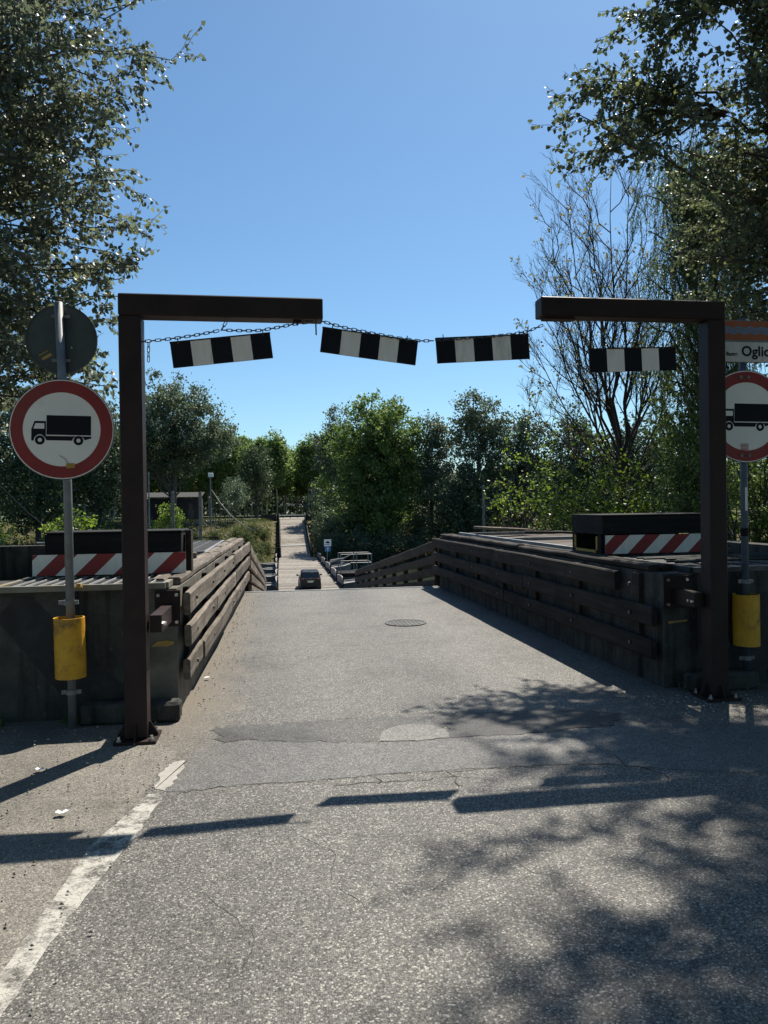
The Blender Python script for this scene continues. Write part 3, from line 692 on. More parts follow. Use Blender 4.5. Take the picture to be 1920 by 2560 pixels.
striped([(941, 732), (1141, 723), (1143, 775), (944, 785)], 5.56, 'striped board hanging nearly level in the gap before the second gantry arm', (.08, .95))
striped([(1272, 755), (1459, 751), (1461, 801), (1275, 803)], 5.58, 'striped board hanging level underneath the arm before the bare tree', (.15, .85))
chain([at(1300, 754, 5.58), at(1299, 697, 5.58)], 'short chain holding the level board under its gantry arm', group='short chains of the level board')
chain([at(1432, 751, 5.58), at(1431, 697, 5.58)], 'short chain holding the level board under its gantry arm', group='short chains of the level board')

# ------------------------------------------------------------------ road signs
EX, EZ, EN = Vector((1, 0, 0)), Vector((0, 0, 1)), Vector((0, -1, 0))
def disc(r_, n=56): return [(r_ * math.cos(2 * math.pi * k / n), r_ * math.sin(2 * math.pi * k / n)) for k in range(n)]
def truck_sign(c, r_, tilt, label, parts_extra=None):
    E = Matrix.Rotation(tilt, 3, 'Y'); ex, ez = E @ EX, E @ EZ
    ts = thing('truck_ban_sign', c, label, 'road sign'); c = Vector(c)
    MB().prism(disc(r_), c, ex, ez, EN, .012).build('plate', back_s, ts)
    MB().prism(disc(r_ * .985), c + EN * .012, ex, ez, EN, .002).build('white_face', white_s, ts)
    MB().ring(r_ * .965, r_ * .735, c + EN * .0138, ex, ez, EN, .002).build('red_ring', red_s, ts)
    s = r_ / 345.0; f = lambda L_: [((x - 403) * s, -(y - 972) * s) for x, y in L_]
    sym = MB(); o = c + EN * .0138
    sym.prism(f([(303, 1010), (593, 1010), (593, 877), (303, 877)]), o, ex, ez, EN, .002)
    sym.prism(f([(205, 1052), (219, 1052), (223, 1035), (234, 1020), (248, 1010), (260, 1008), (272, 1010), (286, 1022), (297, 1035), (302, 1048), (470, 1048), (474, 1035), (484, 1024), (498, 1021), (511, 1020.5), (524, 1021), (538, 1024), (548, 1035), (551, 1044), (596, 1030), (596, 1018), (299, 1018), (299, 918), (225, 918), (205, 975)]), o, ex, ez, EN, .002)
    for wx in (260, 511): sym.ring(32 * s, 14 * s, o + ex * ((wx - 403) * s) - ez * ((1047 - 972) * s), ex, ez, EN, .002, 24)
    sym.build('truck_symbol', black_s, ts)
    MB().prism(f([(219, 970), (289, 970), (289, 933), (232, 933)]), c + EN * .0158, ex, ez, EN, .001).build('cab_window', white_s, ts)
    return ts, ex, ez
PY_ = 5.72
cL = Vector(at(135, 928, PY_ - .04)); rL = (Vector(at(251, 928, PY_ - .04)) - Vector(at(19, 928, PY_ - .04))).length / 2 * .985
tsL, ex, ez = truck_sign(cL, rL, R(1.2), 'round red-rimmed no-trucks sign with scratched lower rim below a dark disc')
MB().box(cL + EN * .017 + Vector((.055, 0, -.265)), (.06, .002, .034), ry=-.05).build('sticker', yellow_d, tsL)
mb = MB()
for a, b_ in (((-.02, -.19), (.02, -.215)), ((.02, -.215), (.035, -.245)), ((.035, -.245), (.05, -.25))): mb.beam(cL + EN * .0165 + Vector((a[0], 0, a[1])), cL + EN * .0165 + Vector((b_[0], 0, b_[1])), .002, .004, (0, -1, 0))
mb.build('scratch', black_s, tsL)
def pole(pts, r_, label, sleeve, mat_=galv):
    pl = thing('sign_pole', pts[-1], label, 'sign pole')
    MB().tube(pts, r_, 14).build('tube', mat_, pl, smooth=True)
    (z0, z1) = sleeve; p = Vector(pts[0]); q = Vector(pts[-1])
    P_ = lambda z: q + (p - q) * ((z - q.z) / (p.z - q.z))
    mb = MB(); n = 28; V = []; F = []
    for zz, rr in ((z0, .108), (z1, .108), (z1, .098), (z0, .098)):
        c_ = P_(zz)
        for k in range(n): a = 2 * math.pi * k / n; V.append(c_ + Vector((math.cos(a) * rr, math.sin(a) * rr, 0)))
    for j in range(4):
        for k in range(n): F.append((j * n + k, j * n + (k + 1) % n, ((j + 1) % 4) * n + (k + 1) % n, ((j + 1) % 4) * n + k))
    mb.add(V, F); mb.build('yellow_sleeve', yellow_m, pl, smooth=False)
    for zz in (z1 + .11, z0 - .11):
        c_ = P_(zz); MB().ring(r_ + .007, r_, c_ - Vector((0, 0, .018)), (1, 0, 0), (0, 1, 0), (0, 0, 1), .036, 20).box(c_ + Vector((-.05, 0, 0)), (.04, .012, .03)).box(c_ + Vector((.05, 0, 0)), (.04, .012, .03)).build('clamp', galv, pl)
    return pl, P_
p_top = Vector(at(126, 653, PY_)); p_mid = Vector(at(146, 1050, PY_)); p_bot = Vector((at(156, 1500, PY_)[0], PY_, -.02))
plL, PL_ = pole([p_top, p_mid, p_bot], .030, 'grey pole with yellow sleeve carrying the two round signs beside the gantry', (.375, .815))
# back of a round sign facing the other way, mounted on the far side of the pole
cB = Vector(at(133, 733, PY_ + .045)); rB = (Vector(at(211, 733, PY_ + .045)) - Vector(at(55, 733, PY_ + .045))).length / 2
sb = thing('round_sign_back', cB, 'dark grey back of a round sign above the red-rimmed sign', 'road sign')
MB().prism(disc(rB), cB, EX, EZ, Vector((0, 1, 0)), .01).build('plate', back_s, sb)
MB().ring(rB, rB - .012, cB - Vector((0, .006, 0)), EX, EZ, Vector((0, 1, 0)), .006).build('rim', back_s, sb)
for z_ in (.165, -.16): MB().box(cB + Vector((.0, -.012, z_)), (.13, .012, .022)).build('clamp', galv, sb)
MB().box(cB + Vector((-.105, -.002, -.13)), (.075, .003, .02), ry=-.55).build('sticker', yellow_d, sb)
MB().box(cB + Vector((-.13, -.002, -.105)), (.07, .003, .008), ry=-.55).build('sticker', yellow_d, sb)
MB().prism(disc(.007, 10), cB + Vector((.07, -.003, -.06)), EX, EZ, Vector((0, 1, 0)), .003).build('bolt_hole', bolt_m, sb)

# right-hand pole with river name sign and ban sign
PR = 5.86
q_top = Vector(at(1603, 690, PR)); q_mid = Vector(at(1607, 1050, PR)); q_bot = Vector((at(1614, 1480, PR)[0], PR, -.02))
plR, PR_ = pole([q_top, q_mid, q_bot], .030, 'blue-grey pole with yellow sleeve under the river name sign', (.36, .80), pm('blue_grey_pole', (.06, .085, .12), (.09, .12, .16), 8, .5, .2, .03))
MB().box((q_mid.x - .0, PR - .031, 1.62), (.02, .003, .2)).build('paper_strip', white_s, plR)
MB().tube([(q_mid.x, PR, 1.30), (q_mid.x, PR, 1.37)], .033, 12).build('dark_tape', black_s, plR)
cR = Vector(at(1611, 900, PR - .045)); rR = (Vector(at(1611, 1000, PR - .045)) - Vector(at(1611, 800, PR - .045))).length / 2
tsR, ex, ez = truck_sign(cR, rR, R(.8), 'round red-rimmed no-trucks sign with four rim bolts under the river name panel')
for sx in (-.035, .035):
    for sz in (-1, 1): MB().tube([cR + Vector((sx - .02, -.014, sz * rR * .84)), cR + Vector((sx - .02, -.024, sz * rR * .84))], .016, 10).build('rim_bolt', galv, tsR)
mb = MB()
for i in range(5): mb.box(cR + EN * .0165 + Vector((-.025, 0, -.235 - i * .012)), (.075, .002, .006))
mb.build('pink_sticker', pm('pink_print', (.32, .1, .13), (.4, .16, .19), 6, .6), tsR)
# river name sign
sx0 = at(1517, 735, PR - .045)[0]; sx1 = at(1697, 735, PR - .045)[0]; ztop_ = at(1610, 692, PR - .045)[2]; zsp = at(1610, 737, PR - .045)[2]; zbt = at(1610, 783, PR - .045)[2]
wS = sx1 - sx0; xc = (sx0 + sx1) / 2; ys = PR - .04
rs = thing('river_name_sign', (xc, ys, zbt), 'river name sign with orange wave panel over a dirty white panel', 'road sign')
MB().box((xc, ys, (ztop_ + zbt) / 2), (wS, .012, ztop_ - zbt), bev=.003).build('plate', galv, rs)
op = MB().box((xc, ys - .007, (ztop_ + zsp) / 2 + .002), (wS - .012, .002, ztop_ - zsp - .016)).build('orange_panel', orange_s, rs)
MB().box((xc, ys - .007, (zsp + zbt) / 2 - .002), (wS - .012, .002, zsp - zbt - .014)).build('white_panel', pm('grimy_white_panel', (.5, .48, .46), (.62, .6, .57), 3, .6, 0, .03, dirt=(.3, .27, .24), stretch=(6, 1, 1), dlo=.5, dhi=.75), rs)
for k in range(3):
    V = []; F = []; zc = (ztop_ + zsp) / 2 + .022 - k * .021; n = 60
    for i in range(n + 1):
        x_ = sx0 + .012 + (wS - .024) * i / n; zz = zc + .008 * math.sin((x_ - sx0) / .052 * math.pi)
        V += [(x_, ys - .0095, zz - .0075), (x_, ys - .0095, zz + .0075)]
    for i in range(n): F.append((2 * i, 2 * i + 2, 2 * i + 3, 2 * i + 1))
    MB().add(V, F).build('wave', pm('wave_blue', (.09, .19, .30), (.12, .23, .36), 4, .5, 0, 0), op)
def text(s, size, loc, m_, parent, name='lettering', bold=.0):
    cu = bpy.data.curves.new(name, 'FONT'); cu.body = s; cu.size = size; cu.extrude = .001; cu.offset = bold; cu.space_character = 1.04
    o = bpy.data.objects.new('tmp_text', cu); COL.objects.link(o)
    dg = bpy.context.evaluated_depsgraph_get(); me_ = bpy.data.meshes.new_from_object(o.evaluated_get(dg)); me_.name = name
    bpy.data.objects.remove(o); bpy.data.curves.remove(cu)
    me_.materials.clear(); me_.materials.append(m_)
    me_.transform(Matrix.Translation(Vector([float(q) for q in loc]) - wloc(parent)) @ Matrix.Rotation(math.pi / 2, 4, 'X'))
    return link(name, me_, None, parent)
tz = at(1610, 768.5, PR - .05)[2]; tx = lambda x_: at(x_, 768, PR - .05)[0]
text('fiume', .046, (tx(1569), ys - .0095, tz), black_s, rs, bold=.0012)
text('Oglio', .118, (tx(1602), ys - .0095, tz), black_s, rs, bold=.0028)

# ------------------------------------------------------------------ kerb stones at the foot of the walls
def kerb(x0_, x1_, y, h_, label, rz=0):
    mb = MB().box(((x0_ + x1_) / 2, y, h_ / 2), (x1_ - x0_, .16, h_), rz=rz, bev=.022)
    tag(mb.build('kerb_stone', conc), label, 'kerb stone')
kerb(-1.47, -.74, 5.80, .15, 'loose concrete kerb stone lying at the foot of the wall below the slatted hatch', -.03)
kerb(3.42, 4.05, 5.82, .15, 'loose dark kerb stone lying at the foot of the wall below the river name sign', .04)

# ------------------------------------------------------------------ hatches and timber boxes on the blocks
def hatch(x0_, x1_, y0_, y1_, z, label, nb, frame=galv, fill=None, cat='grating', barw=.008):
    h_ = thing('pit_hatch', ((x0_ + x1_) / 2, (y0_ + y1_) / 2, z), label, cat)
    e = .045
    for a, b_ in (((x0_, y0_), (x1_, y0_)), ((x0_ + e, y1_), (x1_ - e, y1_))): MB().beam((a[0], a[1], z + .02), (b_[0], b_[1], z + .02), e, .045).build('frame_rail', frame, h_)
    for x_ in (x0_, x1_): MB().beam((x_, y0_ + e / 2, z + .021), (x_, y1_ + e / 2, z + .021), e, .044).build('frame_rail', frame, h_)
    for k in range(nb):
        xa = x0_ + e / 2 + (x1_ - x0_ - e) * k / nb; xb = x0_ + e / 2 + (x1_ - x0_ - e) * (k + 1) / nb
        MB().box(((xa + xb) / 2, (y0_ + y1_) / 2, z + .022), (xb - xa - barw * 2, y1_ - y0_ - e - .006, .02)).build('slat', fill or black_paint, h_)
        if k: MB().box((xa, (y0_ + y1_) / 2, z + .03), (barw * .8, y1_ - y0_ - e - .004, .026)).build('bar', frame, h_)
    return h_
pale_frame = pm('pale_worn_frame', (.16, .145, .11), (.26, .245, .21), 8, .6, .2, .1, dirt=(.22, .15, .04), dscale=4)
bright_bar = pm('bright_bar', (.42, .42, .41), (.52, .52, .51), 8, .5, .3, 0)
h1 = hatch(-2.10, -.86, 5.93, 6.72, .99, 'slatted metal hatch with pale bars on top of the sunlit-plank block', 13, pale_frame, pm('dark_hatch_panel', (.022, .024, .028), (.036, .038, .042), 6, .75, 0, .03, spec=.1))
for ch in [o for o in h1.children if o.name.startswith('bar')]: ch.data.materials[0] = bright_bar
MB().box((-1.52, 5.9, 1.018), (.11, .03, .014)).box((-1.49, 5.89, 1.032), (.03, .03, .03)).build('latch', yellow_d, h1)
hatch(-1.75, -.95, 10.2, 13.6, .99, 'long wire-mesh hatch at the river end of the sunlit wall', 4, galv, pm('dark_mesh', (.04, .04, .042), (.065, .065, .067), 30, .9, 0, .1, spec=.1))
rgz = random.Random(2)
def hazard(x0_, x1_, y, z0, z1, n, label, slant, phase, skew=0.0):
    hz = thing('hazard_board', ((x0_ + x1_) / 2, y, z0), label, 'hazard board')
    hgt = z1 - z0
    MB().box(((x0_ + x1_) / 2, y + .013, (z0 + z1) / 2), (x1_ - x0_, .02, hgt)).build('back_board', back_s, hz)
    W_ = (x1_ - x0_); st = slant
    for k in range(-2, n + 2):
        a0 = x0_ + (k + phase) * st; a1 = a0 + st; sh = hgt * 1.02
        poly = [(a0, z0), (a1, z0), (a1 + sh, z1), (a0 + sh, z1)]
        # clip to the board
        def clip(P, xl, keep_gt):
            out = []
            for i in range(len(P)):
                p, q = P[i], P[(i + 1) % len(P)]; ip = (p[0] >= xl) == keep_gt; iq = (q[0] >= xl) == keep_gt
                if ip: out.append(p)
                if ip != iq: t_ = (xl - p[0]) / (q[0] - p[0]); out.append((xl, p[1] + (q[1] - p[1]) * t_))
            return out
        poly = clip(clip(poly, x0_, True), x1_, False) if poly else []
        if len(poly) < 3: continue
        MB().prism(poly, (0, y + .0025, 0), EX, EZ, EN, .003).build('stripe', red_s if k % 2 == 0 else white_b, hz)
    return hz
hazard(-2.06, -.79, 6.66, 1.045, 1.225, 8, 'red and white hazard board on the slatted pale-barred hatch', .16, .15)
hazard(3.49, 4.72, 7.5, 1.055, 1.255, 10, 'red and white hazard board under the timber box on the shaded wall', .175, -.58)
def tbox(x0_, x1_, y0_, y1_, z0, z1, label, n):
    tb = thing('timber_box', ((x0_ + x1_) / 2, (y0_ + y1_) / 2, z0), label, 'timber box')
    for k in range(n):
        za = z0 + (z1 - z0) * k / n; zb = z0 + (z1 - z0) * (k + 1) / n
        MB().box(((x0_ + x1_) / 2, y0_ + .03, (za + zb) / 2), (x1_ - x0_, .06, zb - za - .004), bev=.006).build('front_board', dark_timber, tb)
        MB().box(((x0_ + x1_) / 2, y1_ - .03, (za + zb) / 2), (x1_ - x0_, .06, zb - za - .004)).build('back_board', dark_timber, tb)
        for x_ in (x0_ + .03, x1_ - .03): MB().box((x_, (y0_ + y1_) / 2, (za + zb) / 2 + .001), (.06, y1_ - y0_ - .124, zb - za - .006)).build('side_board', dark_timber, tb)
    MB().box(((x0_ + x1_) / 2, (y0_ + y1_) / 2, z1 + .009), (x1_ - x0_ + .01, y1_ - y0_ + .01, .016), bev=.004).build('lid', dark_timber, tb)
    return tb
t1 = tbox(-1.97, -.83, 6.70, 7.25, 1.04, 1.40, 'black tarred timber box standing behind the hazard board on the slatted hatch', 2)
MB().box((-.79, 6.95, 1.2), (.05, .14, .42)).build('end_post', dark_wood, t1)
MB().tube([(-2.04, 6.72, 1.33), (-1.97, 6.72, 1.33)], .006, 6).build('pin', bolt_m, t1)
t2 = tbox(3.47, 4.78, 7.53, 8.35, 1.26, 1.46, 'black tarred timber box on legs above the hazard board of the shaded wall', 1)
for x_ in (3.5, 4.74):
    for y_ in (7.6, 8.3): MB().box((x_, y_, 1.12), (.07, .07, .275)).build('leg', dark_timber, t2)
MB().box((4.12, 8.28, 1.15), (1.16, .04, .2)).build('back_panel', dark_timber, t2)
MB().box((4.12, 7.95, 1.045), (1.1, .6, .012)).build('floor_panel', dark_timber, t2)
MB().box((3.462, 7.95, 1.075), (.012, .55, .03)).box((3.462, 7.66, 1.165), (.012, .03, .15)).box((3.462, 8.24, 1.165), (.012, .03, .15)).build('opening_frame', yellow_d, t2)
# plank covers of the right pit, steel angles, loose boards
rgx = random.Random(11)
pc = thing('plank_cover', (4.6, 10.6, .99), 'brown plank cover with pale steel edge angles on top of the shaded wall', 'plank cover')
for k in range(16):
    y_ = 8.55 + k * .33
    MB().box((4.55, y_, 1.0 + rgx.uniform(-.004, .006)), (2.0, .31, .05), rz=rgx.uniform(-.006, .006), bev=.006).build('plank', pm('cover_plank', (.05, .038, .03), (.10, .078, .06), 5, .85, 0, .3, stretch=(1, 9, 9)), pc)
for a, b_ in (((3.56, 8.5), (3.5, 13.9)), ((3.75, 8.6), (5.5, 8.75)), ((3.6, 11.2), (5.5, 11.3)), ((3.6, 13.6), (5.5, 13.7))):
    MB().beam((*a, 1.055), (*b_, 1.055), .05, .05).build('edge_angle', galv, pc)
def loose(c, d, rz, rx, label, mat_, ry=0):
    tag(MB().box(c, d, rz=rz, rx=rx, ry=ry, bev=.008).build('loose_plank', mat_), label, 'plank')
loose((4.1, 13.0, 1.16), (1.3, .26, .05), .5, .05, 'grey warped plank lying askew on the brown plank cover', sun_wood, .06)
loose((4.9, 12.5, 1.10), (1.1, .16, .04), -.3, 0, 'short narrow plank lying beside the warped plank', dark_wood, .02)
hatch(3.58, 6.2, 5.97, 7.3, .99, 'dark hatch with black bars in front of the shaded-wall hazard board', 9, pm('grey_frame', (.05, .052, .055), (.085, .087, .09), 8, .5, .4, .1), black_paint)
rb = thing('rebar_bundle', (4.0, 6.6, 1.045), 'black steel bars lying across the dark hatch of the shaded wall', 'steel bars')
for k in range(6):
    a = (3.55 + rgx.uniform(-.1, .2), 6.3 + k * .12, 1.052); b_ = (5.2, 6.45 + k * .11 + rgx.uniform(-.1, .1), 1.052 + .004 * k)
    MB().tube([a, ((a[0] + b_[0]) / 2, (a[1] + b_[1]) / 2, 1.058), b_], .011, 6).build('bar', black_paint, rb)
loose((-1.15, 8.6, 1.06), (.5, .16, .1), .1, 0, 'short squared timber lying on the sunlit wall behind the timber box', sun_wood)
loose((-1.3, 9.1, 1.05), (.7, .2, .05), -.05, 0, 'flat board lying before the long mesh hatch', dark_wood)
# paper scraps on the shoulder and leaves by the wall
for (x_, y_), s_, lab in (((-1.14, 4.07), .035, 'white paper scrap on the dusty shoulder clear of shadows'), ((-1.46, 4.78), .03, 'small white paper scrap near the pole shadow'), ((-.66, 7.07), .03, 'small white scrap at the foot of the sunlit planks')):
    rgp = random.Random(int(x_ * 1000)); pts = [(x_ + s_ * rgp.uniform(.6, 1.2) * math.cos(k * .785), y_ + s_ * rgp.uniform(.5, 1.0) * math.sin(k * .785), .012 + rgp.uniform(0, .02)) for k in range(8)]
    V = [(x_, y_, .022)] + pts; o = MB().add(V, [(0, 1 + k, 1 + (k + 1) % 8) for k in range(8)]).build('paper_scrap', pm('paper_white', (.7, .7, .68), (.8, .8, .78), 5, .8, 0, .05)); tag(o, lab, 'litter')

# ------------------------------------------------------------------ car on the floating deck
def car():
    cx, y0_, z0_ = 2.62, 58.9, -5.0
    c = thing('car', (cx, y0_, z0_), 'black hatchback driving away over the plank deck', 'car')
    paint = pm('black_car_paint', (.006, .007, .010), (.008, .009, .013), 2, .3, 0, 0, spec=.35)
    glass = pm('dark_glass', (.01, .013, .017), (.012, .015, .02), 2, .06, 0, 0, spec=.8)
    # body sections along Y (rear to front): (y, half width, z bottom, z belt) then cabin
    secs = [(0, .74, .34, .92), (.08, .82, .24, 1.0), (.5, .86, .2, 1.02), (2.0, .87, .2, .97), (3.0, .86, .2, .93), (3.8, .8, .22, .8), (4.05, .68, .3, .62)]
    V = []; F = []
    for y, w_, zb, zt in secs:
        for x_, z_ in ((-w_ * .94, zb), (-w_, zb + .2), (-w_ * .985, zt - .1), (-w_ * .9, zt), (w_ * .9, zt), (w_ * .985, zt - .1), (w_, zb + .2), (w_ * .94, zb)): V.append((cx + x_, y0_ + y, z0_ + z_))
    for i in range(len(secs) - 1):
        for k in range(8): F.append((i * 8 + k, (i + 1) * 8 + k, (i + 1) * 8 + (k + 1) % 8, i * 8 + (k + 1) % 8))
    F += [tuple(range(8)), tuple(reversed(range(48, 56)))]
    body = MB().add(V, F).build('body', paint, c)
    cs = [(.1, .76, .98, .78), (.42, .7, 1.0, .62), (.55, .68, 1.0, .6), (1.9, .68, .99, .6), (2.85, .74, .95, .74)]
    tops = [.99, 1.44, 1.50, 1.52, .96]; V = []; F = []
    for (y, wt, zb, _), zt in zip(cs, tops):
        wb = .8 if y > .2 else .78; wt = wt if zt > 1.1 else wb
        for x_, z_ in ((-wb, zb - .03), (-wt - .02, zt - .06 if zt > 1.1 else zb), (-wt + .1, zt), (wt - .1, zt), (wt + .02, zt - .06 if zt > 1.1 else zb), (wb, zb - .03)): V.append((cx + x_, y0_ + y, z0_ + z_))
    for i in range(4):
        for k in range(6): F.append((i * 6 + k, (i + 1) * 6 + k, (i + 1) * 6 + (k + 1) % 6, i * 6 + (k + 1) % 6))
    F += [tuple(range(6)), tuple(reversed(range(24, 30)))]
    MB().add(V, F).build('cabin', paint, c)
    MB().add([(cx - .62, y0_ + .12, z0_ + 1.03), (cx + .62, y0_ + .12, z0_ + 1.03), (cx + .54, y0_ + .375, z0_ + 1.40), (cx - .54, y0_ + .375, z0_ + 1.40)], [(0, 1, 2, 3)]).build('rear_window', glass, c)
    for s in (-1, 1):
        MB().add([(cx + s * .805, y0_ + .6, z0_ + 1.02), (cx + s * .805, y0_ + 2.5, z0_ + 1.0), (cx + s * .72, y0_ + 1.9, z0_ + 1.42), (cx + s * .72, y0_ + .7, z0_ + 1.42)], [(0, 1, 2, 3)]).build('side_window', glass, c)
        MB().box((cx + s * .66, y0_ + .035, z0_ + .90), (.22, .1, .12), rz=s * .25, bev=.02).build('tail_light', pm('tail_light_red', (.16, .035, .04), (.2, .06, .06), 4, .25, 0, 0), c)
        MB().box((cx + s * .97, y0_ + 2.25, z0_ + 1.06), (.17, .1, .14), bev=.03).box((cx + s * .87, y0_ + 2.27, z0_ + 1.0), (.08, .06, .05)).build('mirror', paint, c)
        for y in (.75, 3.25):
            wh = MB().tube([(cx + s * .68, y0_ + y, z0_ + .315), (cx + s * .87, y0_ + y, z0_ + .315)], .31, 20).build('tyre', rubber, c)
            MB().tube([(cx + s * .86, y0_ + y, z0_ + .315), (cx + s * .885, y0_ + y, z0_ + .315)], .2, 12).build('rim', galv, wh)
    MB().box((cx, y0_ - .005, z0_ + .78), (.62, .03, .03)).build('chrome_bar', bolt_m, c)
    MB().box((cx, y0_ - .004, z0_ + .69), (.42, .02, .09)).build('number_plate', white_s, c)
    MB().box((cx, y0_ + .02, z0_ + .38), (1.5, .12, .2), bev=.03).build('rear_bumper', rubber, c)
    MB().tube([(cx, y0_ + .03, z0_ + .93), (cx, y0_ + .0, z0_ + .93)], .035, 4).build('badge', bolt_m, c)
    MB().beam((cx - .02, y0_ + .34, z0_ + 1.37), (cx + .24, y0_ + .34, z0_ + 1.365), .02, .03).build('wiper', galv, c)
    MB().tube([(cx, y0_ + .62, z0_ + 1.5), (cx, y0_ + .56, z0_ + 1.62)], .012, 5).build('antenna', rubber, c)
car()

# barrier panels along the floating deck
mesh_w = pm('white_barrier_mesh', (.13, .13, .14), (.22, .22, .225), 14, .7, 0, .1, dirt=(.08, .08, .09), dscale=5)
tape_w = pm('white_red_tape', (.42, .39, .375), (.48, .45, .43), 10, .6, 0, .1, dirt=(.4, .1, .09), dlo=.55, dhi=.6, dscale=9)
def barrier(x0_, ya, yb, side, label, group):
    b_ = thing('barrier_panel', (x0_, (ya + yb) / 2, -5.0), label, 'barrier', group)
    n = 10; V = []; F = []; T = []
    for i in range(n + 1):
        q = i / n; y = ya + (yb - ya) * q; x_ = x0_ + side * .12 * math.sin(q * math.pi)
        top = .66 + .14 * math.sin(q * math.pi)
        V += [(x_, y, -4.86), (x_, y, -5 + top), (x_ + .03, y, -4.86), (x_ + .03, y, -5 + top)]; T.append((x_ + .015, y, -5 + top + .02))
    for i in range(n):
        a = 4 * i; c_ = a + 4; F += [(a, c_, c_ + 1, a + 1), (a + 2, a + 3, c_ + 3, c_ + 2), (a + 1, c_ + 1, c_ + 3, a + 3), (a, a + 2, c_ + 2, c_)]
    MB().add(V, F).build('mesh_panel', mesh_w, b_)
    MB().tube(T, .045, 6).build('top_tape', tape_w, b_)
    for y in (ya - .06, yb + .06): MB().box((x0_ + .015, y, -4.55), (.09, .09, 1.05)).build('post', dark_timber, b_)
    MB().box((x0_ + .015, (ya + yb) / 2, -4.93), (.2, yb - ya, .14)).build('kerb_beam', dark_timber, b_)
cuts = [(59, 64.5), (65.5, 72), (73, 80), (81, 88), (89, 96)]
for a, c_ in cuts:
    barrier(5.2, a, c_, 1, 'white mesh barrier panel with taped top on the deck edge beside the blue arrow sign', 'barrier panels of the deck edge with the arrow sign')
    barrier(.0, a, c_, -1, 'white mesh barrier panel with taped top on the deck edge opposite the blue arrow sign', 'barrier panels of the opposite deck edge')

# steel mooring stage with handrails beside the deck
ms = thing('mooring_stage', (8.0, 75, -6.3), 'floating steel stage with white tube handrails moored beside the deck', 'mooring stage')
MB().box((7.4, 75, -5.2), (4.6, 3.0, .4), bev=.04).build('float', dark_timber, ms)
wh = pm('white_tube', (.16, .165, .165), (.24, .245, .245), 8, .4, .2, 0)
for y in (73.6, 76.4):
    for z_ in (-3.15, -4.0): MB().tube([(6.3, y, z_), (9.4, y, z_)], .04, 6).build('rail', wh, ms)
    for x_ in (6.3, 7.9, 9.4): MB().tube([(x_, y, -5.05), (x_, y, -3.1)], .05, 6).build('upright', wh, ms)
for z_ in (-3.15, -4.0): MB().tube([(9.4, 73.6, z_), (9.4, 76.4, z_)], .05, 6).build('rail', wh, ms)
for k in range(3): MB().tube([(5.3, 73.8 + k, -3.7 - .2 * k), (6.6, 73.9 + k, -3.55 - .15 * k), (7.6, 74.0 + k, -3.1 - .1 * k)], .06, 6).build('gangway_tube', wh, ms)

# pair of signs by the deck: car falling into water, blue arrow
sg = thing('warning_sign_pair', (5.75, 85, -5), 'white car-at-water warning panel over a blue arrow panel on one post', 'road sign')
MB().tube([(5.75, 85.05, -5), (5.75, 85.05, -2.1)], .04, 8).build('post', galv, sg)
wp = MB().box((5.8, 84.98, -2.5), (.82, .03, .76), bev=.01).build('white_panel', white_s, sg)
MB().prism([(-.25, -.02), (-.2, .09), (-.08, .12), (.0, .2), (.14, .14), (.2, .02), (.26, -.03), (.2, -.08), (-.05, -.06), (-.1, -.02)], (5.8, 84.963, -2.48), EX, EZ, EN, .004).box((5.75, 84.96, -2.68), (.56, .006, .05)).build('car_symbol', black_s, wp)
bp = MB().box((5.8, 84.98, -3.2), (.66, .03, .6), bev=.01).build('blue_panel', blue_s, sg)
MB().prism([(-.04, -.2), (.04, -.2), (.04, .05), (.12, .05), (0, .22), (-.12, .05), (-.04, .05)], (5.82, 84.963, -3.2), EX, EZ, EN, .004).build('arrow', white_s, bp)

# far gantry with small boards
fg = thing('far_gantry', (2.9, 140, -.45), 'far dark gantry with tiny white boards at the end of the bridge', 'gantry')
for x_ in (.42, 5.38): MB().box((x_, 140, 1.0), (.2, .2, 2.9)).build('post', steel_brown, fg)
for a, b_ in ((.42, 1.9), (3.9, 5.38)): MB().box(((a + b_) / 2, 140, 2.48), (b_ - a, .2, .2)).build('beam', steel_brown, fg)
MB().tube([(1.9, 140, 2.4), (2.9, 140, 2.25), (3.9, 140, 2.4)], .02, 5).build('chain', chain_m, fg)
for x_ in (1.0, 2.4, 3.3, 4.6):
    bdx = MB().box((x_, 139.96, 2.12), (.62, .03, .22)).build('board', black_s, fg)
    for k in (-.13, .13): MB().box((x_ + k, 139.94, 2.12), (.14, .012, .22)).build('stripe', white_s, bdx)
gb = thing('guard_bar', (1.2, 139, -.4), 'pale horizontal guard rail across the head of the far ramp', 'guard rail')
MB().box((1.2, 138.6, .22), (8.4, .1, .16)).build('rail', white_s, gb)  # white all over: the sun on the rail's top is put into its colour
for x_ in np.arange(-2.8, 5.4, 1.35): MB().box((x_, 138.72, -.12), (.1, .1, .62)).build('post', dark_timber, gb)
bs = thing('blue_direction_sign', (6.0, 139, -.4), 'small blue traffic sign beside the far gantry', 'road sign')
MB().tube([(6.05, 139, -.5), (6.05, 139, 2.5)], .05, 6).build('post', galv, bs)
MB().prism(disc(.3, 20), (6.05, 138.9, 2.1), EX, EZ, EN, .03).build('disc', blue_s, bs)

